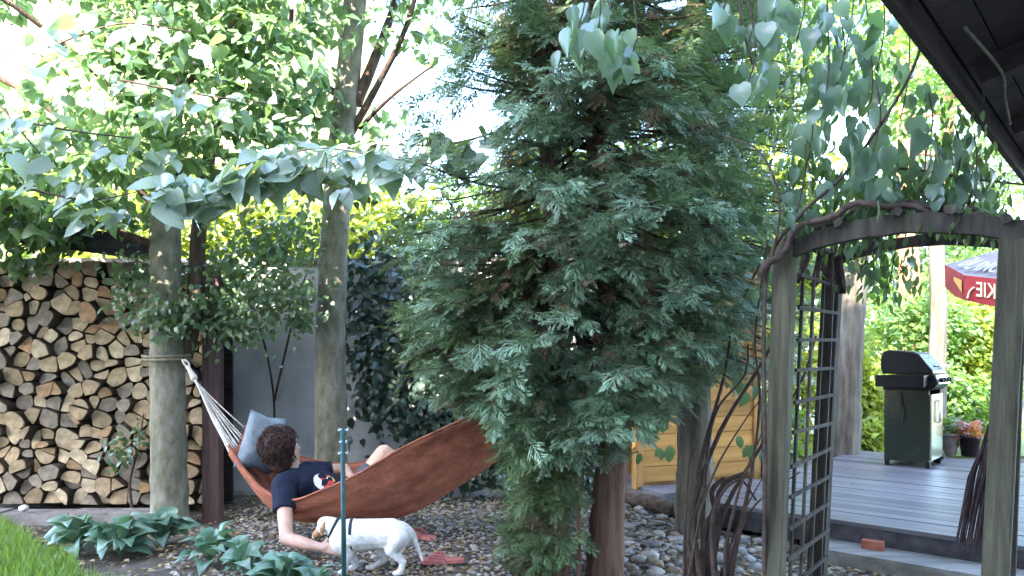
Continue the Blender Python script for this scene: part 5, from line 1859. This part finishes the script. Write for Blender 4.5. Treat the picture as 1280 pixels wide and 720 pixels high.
def build_vine():
    b = ar(-.05, -.02, 0); b = Vector((b.x, b.y, -.05))
    r = empty('climbing_vine', b, 'large-leaved climbing vine hanging over the arbor and the conifer', 'vine')
    stems = [curve([b, b + Vector((-.02, -.06, .7)), ar(-.03, -.06, 1.5), ar(.1, -.05, 1.75), ar(.3, 0, 1.95), Vector((1.55, 2.75, 2.30)), Vector((1.5, 2.7, 2.62))], 8),
             curve([Vector((1.5, 2.7, 2.62)), Vector((1.2, 2.75, 2.70)), Vector((.8, 2.75, 2.72)), Vector((.35, 2.8, 2.70))], 8),
             curve([ar(.3, 0, 1.95), ar(.5, .2, 1.95), ar(.7, .3, 1.9), ar(.95, .4, 1.85)], 8),
             curve([Vector((.35, 2.8, 2.70)), P(735, 5, 2.8), P(745, 60, 2.8)], 6), curve([Vector((.9, 2.75, 2.72)), P(925, 10, 2.75), P(940, 80, 2.75)], 6),
             curve([ar(-.03, -.06, 1.5), P(975, 260, 3.1), P(950, 190, 3.2), P(900, 170, 3.3)], 6)]
    for k in range(6):
        z0 = 1.70 + .02 * k
        st = curve([ar(-.05 + .03 * k, -.08 + .17 * k, 1.5), ar(.12, -.06 + .17 * k, z0), ar(.38, -.02 + .15 * k, z0 + .05 + rnd.uniform(-.03, .03)), ar(.62, .02 + .13 * k, z0 + .03 + rnd.uniform(-.03, .03)), ar(.9, .05 + .12 * k, 1.66)], 6)
        for i_, p_ in enumerate(st): p_ += Vector((rnd.uniform(-.012, .012), 0, .014 * math.sin(i_ * 1.3 + k)))
        mb = MB(); mb.tube(st, taper(len(st), .017, .009), 7, wob=.15, seed=k); mb.build('old_stem', M_['twig'], r, True)
    sm = []
    for k, st in enumerate(stems):
        mb = MB(); mb.tube(st, taper(len(st), .012 if k == 0 else .006, .004), 6); o = mb.build('stem', M_['twig'], r, True); sm.append(o)
    pos, d, n, s = [], [], [], []
    for px, py, Y, sx, sy, k in ((1160, 235, 3.25, 80, 32, 260), (1080, 230, 3.3, 60, 40, 200), (1010, 210, 3.3, 40, 60, 150), (1020, 70, 3.2, 60, 60, 150), (1090, 110, 3.2, 40, 60, 90), (1215, 255, 3.2, 40, 26, 110), (1000, 300, 3.5, 30, 40, 60), (1105, 335, 3.7, 40, 36, 150), (970, 150, 3.4, 40, 60, 70), (1040, 280, 3.25, 70, 22, 200), (1130, 262, 3.15, 100, 20, 260), (1215, 272, 2.9, 50, 22, 130), (1230, 215, 3.1, 30, 40, 90), (1190, 150, 3.2, 40, 40, 70)):
        for _ in range(k):
            pos.append(P(px + rnd.gauss(0, sx * .5), py + rnd.gauss(0, sy * .5), Y + rnd.uniform(-.15, .15))); d.append((rnd.uniform(-.5, .5), rnd.uniform(-.3, .3), -1)); n.append((rnd.uniform(-.8, .8), rnd.uniform(-1, .2), rnd.uniform(0, .8))); s.append(rnd.uniform(.03, .065))
    tag(scatter('small_foliage', [leaf_heart(.6, .2, .3, False, k) for k in range(3)], pos, d, n, s, M_['leaf_ivy'], r), kind='stuff')
    hangs = [  # px, py, Y, count, spread px, leaf size
        (725, 25, 2.75, 12, (34, 22), .095), (755, 55, 2.75, 12, (36, 22), .09), (790, 70, 2.8, 5, (12, 14), .08), (905, 12, 2.7, 5, (18, 10), .095), (940, 42, 2.7, 7, (22, 14), .095), (938, 95, 2.7, 8, (22, 18), .085),
        (1000, 30, 2.9, 12, (40, 30), .09), (1060, 40, 2.95, 13, (40, 40), .09), (1030, 120, 2.9, 12, (26, 30), .095), (1050, 85, 3.0, 10, (36, 30), .09), (1095, 175, 2.9, 13, (40, 24), .10), (1160, 185, 3.0, 16, (46, 20), .10), (1100, 60, 3.0, 8, (26, 40), .085),
        (1010, 190, 3.1, 10, (30, 40), .085), (1070, 230, 3.1, 16, (60, 26), .085), (1150, 245, 3.0, 22, (64, 26), .08), (1215, 235, 2.95, 16, (34, 30), .075), (1000, 250, 3.1, 9, (26, 22), .07), (1115, 330, 3.6, 14, (36, 40), .06), (1085, 310, 3.6, 10, (30, 30), .06), (960, 15, 2.8, 5, (14, 20), .085), (1130, 120, 3.1, 12, (40, 40), .085), (1195, 225, 3.0, 12, (40, 24), .08), (1085, 130, 3.0, 10, (30, 40), .09), (745, 40, 2.72, 10, (50, 30), .09)]
    for px, py, Y, k, (sx, sy), sz in hangs:
        own = sm[1] if py < 110 else sm[2]
        for _ in range(k):
            p = P(px + rnd.uniform(-sx, sx), py + rnd.uniform(-sy, sy), Y + rnd.uniform(-.10, .12))
            d = (rnd.uniform(-.5, .5), rnd.uniform(-.45, .1), -1); n = (rnd.uniform(-.9, .9), -.75 + rnd.uniform(-.3, .5), rnd.uniform(-.1, .8))
            place('leaf', VINE[_ % 6], basis(p, d, n, sz * rnd.uniform(.7, 1.2)), own)
        top = P(px + rnd.uniform(-10, 10), min(py - 90, -10) if py < 140 else py - 70, Y)
        mb = MB(); mb.tube(curve([top, P(px + 6, py - 30, Y), P(px - 4, py + sy * .7, Y)], 5), .003, 5); mb.build('tendril', M_['twig'], own, True)


build_vine()


# ================================================================== PORCH ROOF (overhead, right)
E0 = Vector((1.237, 2.32, 2.30)); EN = NN.copy(); EU = U.copy()


def ep(t, s, dz=0.0): return E0 + EN * t + EU * s + Vector((0, 0, .28 * s + dz))


def build_porch():
    r = empty('porch_roof', ep(0, 1.2, -2.2) * Vector((1, 1, 0)) if False else Vector((ep(0, 1.2).x, ep(0, 1.2).y, 0)), 'dark timber porch roof eave with rafters overhanging the garden', 'roof')
    t0, t1, dep = -1.3, 3.28, 2.6
    sl = math.atan(.28)
    MR = rotz(UA) @ Matrix.Rotation(-sl, 4, 'Y')
    bw = .125
    mb = MB(); mb.box((0, 0, 0), (bw - .006, t1 - t0, .022)); bm_ = mb.mesh('ceiling_board'); bm_.materials.append(M_['eave'])
    k = 0
    s = 0.02
    while s < dep:
        place('ceiling_board', bm_, Matrix.Translation(ep((t0 + t1) / 2, s + bw / 2, .075)) @ MR, r); s += bw * math.cos(sl)
    mb = MB(); mb.box(ep((t0 + t1) / 2, dep / 2, .11), (dep / math.cos(sl) + .1, t1 - t0 + .06, .03), MR); mb.build('roof_sheet', M_['roofdark'], r)
    mb = MB(); mb.box(ep((t0 + t1) / 2, .0, .035), (.028, t1 - t0 + .05, .15), rotz(UA)); mb.build('fascia_board', M_['eave'], r)
    for t in (-.8, .1, 1.0, 1.9, 2.8, 3.22):
        mb = MB(); mb.box(ep(t, dep / 2 + .02, .015), (dep, .065, .10), MR); mb.build('rafter', M_['eave'], r)
    for s in (.55, 2.3):
        mb = MB(); mb.box(ep((t0 + t1) / 2, s, -.105), (.11, t1 - t0, .14), rotz(UA)); mb.build('wall_plate', M_['eave'], r)
    for t, s in ((2.95, 2.3), (-1.0, 2.3)):
        p = ep(t, s); mb = MB(); mb.box((p.x, p.y, (p.z - .17) / 2), (.11, .11, p.z - .17), rotz(UA)); mb.build('post', M_['eave'], r)
    for t, s in ((3.15, .55),):
        p = ep(t, s); q = ep(t - .1, s + 1.5)
    mb = MB(); mb.tube(curve([ep(.4, .12, -.02), ep(.9, .16, -.05), ep(1.3, .12, -.03), ep(1.6, .10, -.06)], 6), .006, 6); mb.build('cable', M_['twig_pale'], r, True)


build_porch()


# ================================================================== BACKGROUND TREES, BUSHES, HOUSES
def bg_plant(name, label, cat, base, trunk, blobs, count, size, mat, bark, group=None, tmpl=SIMPLE):
    r = empty(name, base, label, cat, group)
    mb = MB()
    for pts, a, b in trunk:
        trunk_part(mb, pts, a, b, 10, 31, 6)
    mb.build('trunk' if cat == 'tree' else 'stem', bark, r, True)
    tot = sum(q[1] ** 2 for q in blobs)
    pos, d, n, s = [], [], [], []
    for c, rr in blobs:
        c = Vector(c)
        for _ in range(int(count * rr * rr / tot)):
            q = Vector((rnd.gauss(0, 1), rnd.gauss(0, 1), rnd.gauss(0, 1))).normalized() * (rnd.random() ** .45)
            p = c + q * rr * (1 + .35 * noise.noise(c + q * 2.2))
            if noise.noise(p * (1.3 / max(rr, .3)) * 1.6) < -.18: continue
            pos.append(p); d.append((q.x + rnd.uniform(-.8, .8), q.y + rnd.uniform(-.8, .8), rnd.uniform(-.9, .3)))
            n.append((rnd.uniform(-.6, .6), rnd.uniform(-.9, .2), rnd.uniform(.1, 1))); s.append(size * rnd.uniform(.6, 1.4))
    tag(scatter('crown' if cat == 'tree' else 'foliage', tmpl, pos, d, n, s, mat, r), kind='stuff')


def up(px, Y, z): return Vector(((px - 640) / F * Y, Y, z))


# sunny hedge and trees beyond the wall
bg_plant('garden_tree', 'sunlit yellow-green tree beyond the wall behind the two pale trunks', 'tree', up(300, 9, 0), [([up(300, 9, -.1), up(302, 9, 1.5), up(310, 9, 2.6)], .12, .06)],
         [(P(300, 260, 9), .7), (P(220, 230, 9), .6), (P(380, 300, 9), .6), (P(180, 300, 8.8), .7), (P(450, 300, 9), .5), (P(490, 270, 9), .55), (P(270, 320, 8.8), .6), (P(90, 270, 9), .6)], 9000, .13, M_['bg_leaf'], M_['bark_grey'])
bg_plant('garden_tree', 'loose green tree far behind the woodshed roof', 'tree', up(60, 12, 0), [([up(60, 12, -.1), up(62, 12, 2.5), up(70, 12, 4)], .15, .06)],
         [(P(-40, 230, 12), 1.1), (P(80, 260, 12), 1.0), (P(170, 200, 12), .8), (P(-100, 120, 12), .9)], 8000, .16, M_['bg_leaf2'], M_['bark_grey'])
bg_plant('garden_tree', 'dense green tree beyond the wall behind the large conifer', 'tree', up(640, 11, 0), [([up(640, 11, -.1), up(640, 11, 2.5), up(650, 11, 4)], .16, .06)],
         [(P(600, 290, 11), 1.0), (P(690, 250, 11), 1.2), (P(780, 220, 11), 1.2), (P(560, 340, 10.5), .8), (P(860, 280, 11), 1.0), (P(720, 360, 10.5), 1.0)], 10000, .16, M_['bg_leaf2'], M_['bark_grey'])
bg_plant('garden_tree', 'bright yellow-green tree beyond the thick grey trunk', 'tree', up(970, 12, 0), [([up(970, 12, -.1), up(972, 12, 2.0), up(965, 12, 3.6)], .14, .06)],
         [(P(975, 100, 12), .9), (P(955, 200, 12), .9), (P(1000, 260, 12), .9), (P(940, 330, 12), .8), (P(1010, 350, 12), .8), (P(1040, 300, 12), .8), (P(930, 30, 12), .5)], 9000, .15, M_['bg_leaf'], M_['bark_grey'])
# big trunk beside the deck, pale trunk further back
bg_plant('garden_tree', 'tree with a thick grey-brown trunk at the left edge of the deck', 'tree', up(1058, 7.9, 0), [([up(1054, 7.9, -.1), up(1056, 7.9, .6), up(1062, 7.9, 1.4), up(1072, 7.9, 2.3), up(1080, 8, 3.4)], .185, .10)],
         [(P(1080, 30, 8), .8), (P(1000, -40, 8), .8), (P(1090, 250, 7.9), .35), (P(1050, 300, 7.8), .3)], 2600, .12, M_['bg_leaf2'], M_['bark_grey'])
bg_plant('garden_tree', 'slim pale-trunked tree behind the barbecue', 'tree', up(1172, 8.9, 0), [([up(1170, 8.9, -.1), up(1171, 8.9, 1.0), up(1173, 8.9, 1.9), up(1166, 8.9, 3.6)], .115, .08)],
         [(P(1150, 120, 8.9), .6), (P(1210, 60, 8.9), .7)], 1500, .12, M_['bg_leaf2'], M_['bark_grey'])
# pine with orange bark
bg_plant('pine_tree', 'orange-barked pine with bare side branches beyond the porch roof', 'tree', up(1135, 14, 0),
         [([up(1140, 14, -.1), up(1136, 14, 3.0), P(1132, 180, 14), P(1128, 60, 14), P(1135, -120, 14)], .21, .13), ([P(1130, 150, 14), P(1180, 140, 13.8), P(1240, 130, 13.6)], .05, .03), ([P(1130, 110, 14), P(1165, 75, 13.9), P(1200, 95, 13.8)], .04, .02),
          ([P(1132, 190, 14), P(1180, 195, 13.8), P(1230, 215, 13.7)], .06, .03), ([P(1175, 250, 15), P(1185, 160, 15), P(1190, 60, 15)], .14, .09)],
         [(P(1200, 60, 14), .9), (P(1240, 150, 14), .7), (P(1090, 20, 14), .9), (P(1180, 170, 14.2), .7), (P(1060, 100, 14), .7), (P(1150, 60, 14.4), .8), (P(1230, 220, 14.4), .8), (P(1270, 100, 14.4), .9)], 9000, .17, M_['needle'], M_['bark_pine'], tmpl=([(0, 0, 0), (.06, .5, 0), (0, 1, 0), (-.06, .5, 0), (.45, .8, .1), (-.45, .8, -.1), (.4, .75, .1), (-.4, .75, -.1)], [(0, 1, 2, 3), (0, 4, 6), (0, 7, 5)]))
bg_plant('garden_tree', 'tall loose green tree behind the orange-barked pine', 'tree', up(1190, 19, 0), [([up(1190, 19, -.1), up(1192, 19, 3), up(1200, 19, 6)], .18, .08)],
         [(P(1100 + 45 * k, 90 + 55 * ((k * 2) % 4), 19), 1.25) for k in range(6)] + [(P(1230, 280, 18.5), 1.3), (P(1140, 290, 18.5), 1.2)], 9000, .2, M_['bg_leaf2'], M_['bark_grey'])
# shrubs behind the deck
SH = [('sunny light green shrub behind the left of the barbecue', 1085, 480, 9.2, .55, 'bg_leaf'), ('broad green shrub right behind the barbecue lid', 1135, 430, 10.0, .75, 'bg_leaf2'), ('yellow-green shrub between the pale trunk and the parasol', 1205, 420, 10.5, .7, 'bg_leaf'),
      ('low blue-green shrub behind the plant pots', 1195, 500, 9.6, .45, 'bg_leaf2'), ('sunny shrub behind the besom broom', 1245, 430, 10.2, .6, 'bg_leaf'), ('low sunlit plants at the back edge of the deck', 1080, 555, 8.6, .25, 'bg_leaf'),
      ('tall green shrub under the parasol edge', 1225, 350, 12.5, .9, 'bg_leaf2'), ('leafy shrub beside the yellow shed corner post', 950, 540, 7.6, .4, 'bg_leaf2'), ('tall light shrub behind the arbor lattice', 1000, 450, 9.5, .7, 'bg_leaf')]
for lab, px, py, Y, rr, mt in SH:
    c = P(px, py, Y)
    bs = [(c, rr)] + [(c + Vector((rnd.uniform(-.8, .8) * rr, rnd.uniform(-.3, .3) * rr, rnd.uniform(-.8, .7) * rr)), rr * .6) for _ in range(5)]
    bs += [(Vector((c.x, c.y, max(.25, (c.z - rr) * .5))), rr * .8)]
    bg_plant('garden_shrub', lab, 'shrub', up(px, Y, 0), [([up(px, Y, -.1), up(px + 4, Y, c.z * .5), up(px, Y, c.z)], .03, .012)], bs, 3600, .10, M_[mt], M_['bark_brown'], 'shrubs behind the deck')
bg_plant('hedge', 'tall green hedge closing the garden behind the deck', 'hedge', up(1130, 16, 0), [([up(1130, 16, -.1), up(1132, 16, 1.5), up(1130, 16, 2.5)], .08, .04)],
         [(P(900 + 60 * k, 400 + rnd.uniform(-25, 25), 16), 1.25) for k in range(9)] + [(P(920 + 80 * k, 330, 16.5), 1.1) for k in range(6)], 16000, .2, M_['bg_leaf2'], M_['bark_brown'])
bg_plant('hedge', 'long green hedge running beyond the grey wall', 'hedge', up(300, 14, 0), [([up(300, 14, -.1), up(302, 14, 1.5), up(300, 14, 2.5)], .08, .04)],
         [(P(-150 + 75 * k, 400 + rnd.uniform(-20, 20), 14), 1.3) for k in range(15)], 16000, .2, M_['bg_leaf2'], M_['bark_brown'])


# sunlit grass behind the deck
def build_back_lawn():
    mb = MB(); mb.add([(2.6, 8.45, .012), (9, 8.45, .012), (14, 30, .012), (2, 30, .012)], [(0, 1, 2, 3)])
    tag(mb.build('back_lawn', M_['grass']), 'sunlit lawn beyond the deck', 'lawn', kind='structure')


build_back_lawn()


def build_house(name, label, c, yaw, W_, D_, Hh, wall, rh, wins):
    r = empty(name, c, label, 'house')
    M = rotz(yaw)
    c = Vector(c)

    def q(x, y, z): return c + M @ Vector((x, y, z))
    mb = MB(); mb.box(q(0, 0, Hh / 2 - .1), (W_, D_, Hh + .2), M); mb.build('wall', wall, r)
    ov = .5
    mb = MB()
    a = [q(-W_ / 2 - ov, -D_ / 2 - ov, Hh - .1), q(W_ / 2 + ov, -D_ / 2 - ov, Hh - .1), q(W_ / 2 + ov, 0, Hh + rh), q(-W_ / 2 - ov, 0, Hh + rh), q(-W_ / 2 - ov, D_ / 2 + ov, Hh - .1), q(W_ / 2 + ov, D_ / 2 + ov, Hh - .1)]
    b = [v + Vector((0, 0, .18)) for v in a]
    mb.add(a + b, [(0, 3, 2, 1), (3, 4, 5, 2), (6, 7, 8, 9), (9, 8, 11, 10), (0, 1, 7, 6), (4, 10, 11, 5), (0, 6, 9, 3), (3, 9, 10, 4), (1, 2, 8, 7), (2, 5, 11, 8)])
    ro = mb.build('roof', M_['tile'], r)
    mb = MB(); K = 26
    for k in range(K):
        x = -W_ / 2 - ov + (W_ + 2 * ov) * (k + .5) / K
        mb.tube([q(x, -D_ / 2 - ov, Hh + .09), q(x, 0, Hh + rh + .19)], .07, 6)
    tag(mb.build('tile_ribs', M_['tile'], ro), kind='stuff')
    for x, z, ww, hh in wins:
        mb = MB(); mb.box(q(x, -D_ / 2 - .02, z), (ww, .06, hh), M); f = mb.build('window', M_['white_paint'], r)
        for s in (-1, 1):
            mb = MB(); mb.box(q(x + s * ww * .24, -D_ / 2 - .055, z), (ww * .40, .02, hh * .84), M); mb.build('pane', M_['glass'], f)


build_house('house', 'yellow plastered house beyond the trees', (-12.4, 29, 0), R(-12), 11, 8, 18, M_['plaster_y'], 3, ((-2.5, 2.2, 1.3, 1.5), (1.5, 2.2, 1.3, 1.5), (-2.5, 6.0, 1.3, 1.5)))
build_house('house', 'white house with a red tiled roof far beyond the woodshed', (-24.0, 38, 0), R(-20), 9, 7, 15.6, M_['plaster_w'], 1.5, ((-1.5, 3, 1.2, 1.4), (1.5, 3, 1.2, 1.4), (1.5, 7.5, 1.2, 1.4)))

# ================================================================== fallen bits: leaves on the deck edge and on the step
for i in range(4):
    p = dk(rnd.uniform(-.7, 1.6), rnd.uniform(.3, 3.2), DZ + .006)
    o = place('fallen_leaf', BIGLEAF[0], basis(p, (rnd.uniform(-1, 1), rnd.uniform(-1, 1), .02), (0, 0, 1), .045))
    tag(o, 'small fallen leaf lying on the grey deck boards', 'leaf', 'fallen leaves on the deck')


def build_shading_house():
    """unseen house behind the camera, its wings sized to shade the garden"""
    r = empty('house', (0, -4.5, 0), 'unseen plastered house behind the camera, sized to shade the garden', 'house')
    for (xa, xb, eh), nm in (((-8.5, -1.3, 5.6), 'low_shading_wing'), ((-1.3, 10.5, 8.3), 'tall_shading_wing')):  # eave heights chosen so their shadow covers the hammock and the deck
        mb = MB(); mb.box(((xa + xb) / 2, -4.6, eh / 2), (xb - xa - .01, 8, eh + .1)); mb.build('wall', M_['plaster_w'], r)
        mb = MB(); o_ = .4 if xa > -5 else 0
        a = [(xa - .3, .05, eh), (xb + .3 * (xb > 0), .05, eh), (xb + .3 * (xb > 0), -4.6, eh + 2.4), (xa - .3, -4.6, eh + 2.4), (xa - .3, -9.2, eh), (xb + .3 * (xb > 0), -9.2, eh)]
        b = [(x, y, z + .2) for x, y, z in a]
        mb.add(a + b, [(0, 3, 2, 1), (3, 4, 5, 2), (6, 7, 8, 9), (9, 8, 11, 10), (0, 1, 7, 6), (4, 10, 11, 5), (0, 6, 9, 3), (3, 9, 10, 4), (1, 2, 8, 7), (2, 5, 11, 8)])
        mb.build('roof', M_['tile'], r)
    for x, z in ((-6, 1.5), (-3, 1.5), (2.2, 1.5), (-6, 4.1), (-3.4, 4.1), (3, 4.1), (7, 4.1), (1, 6.6), (5, 6.6)):
        mb = MB(); mb.box((x, -.58, z), (1.3, .06, 1.4)); f = mb.build('window', M_['white_paint'], r)
        for q in (-1, 1):
            mb = MB(); mb.box((x + q * .31, -.545, z), (.52, .02, 1.2)); mb.build('pane', M_['glass'], f)


build_shading_house()
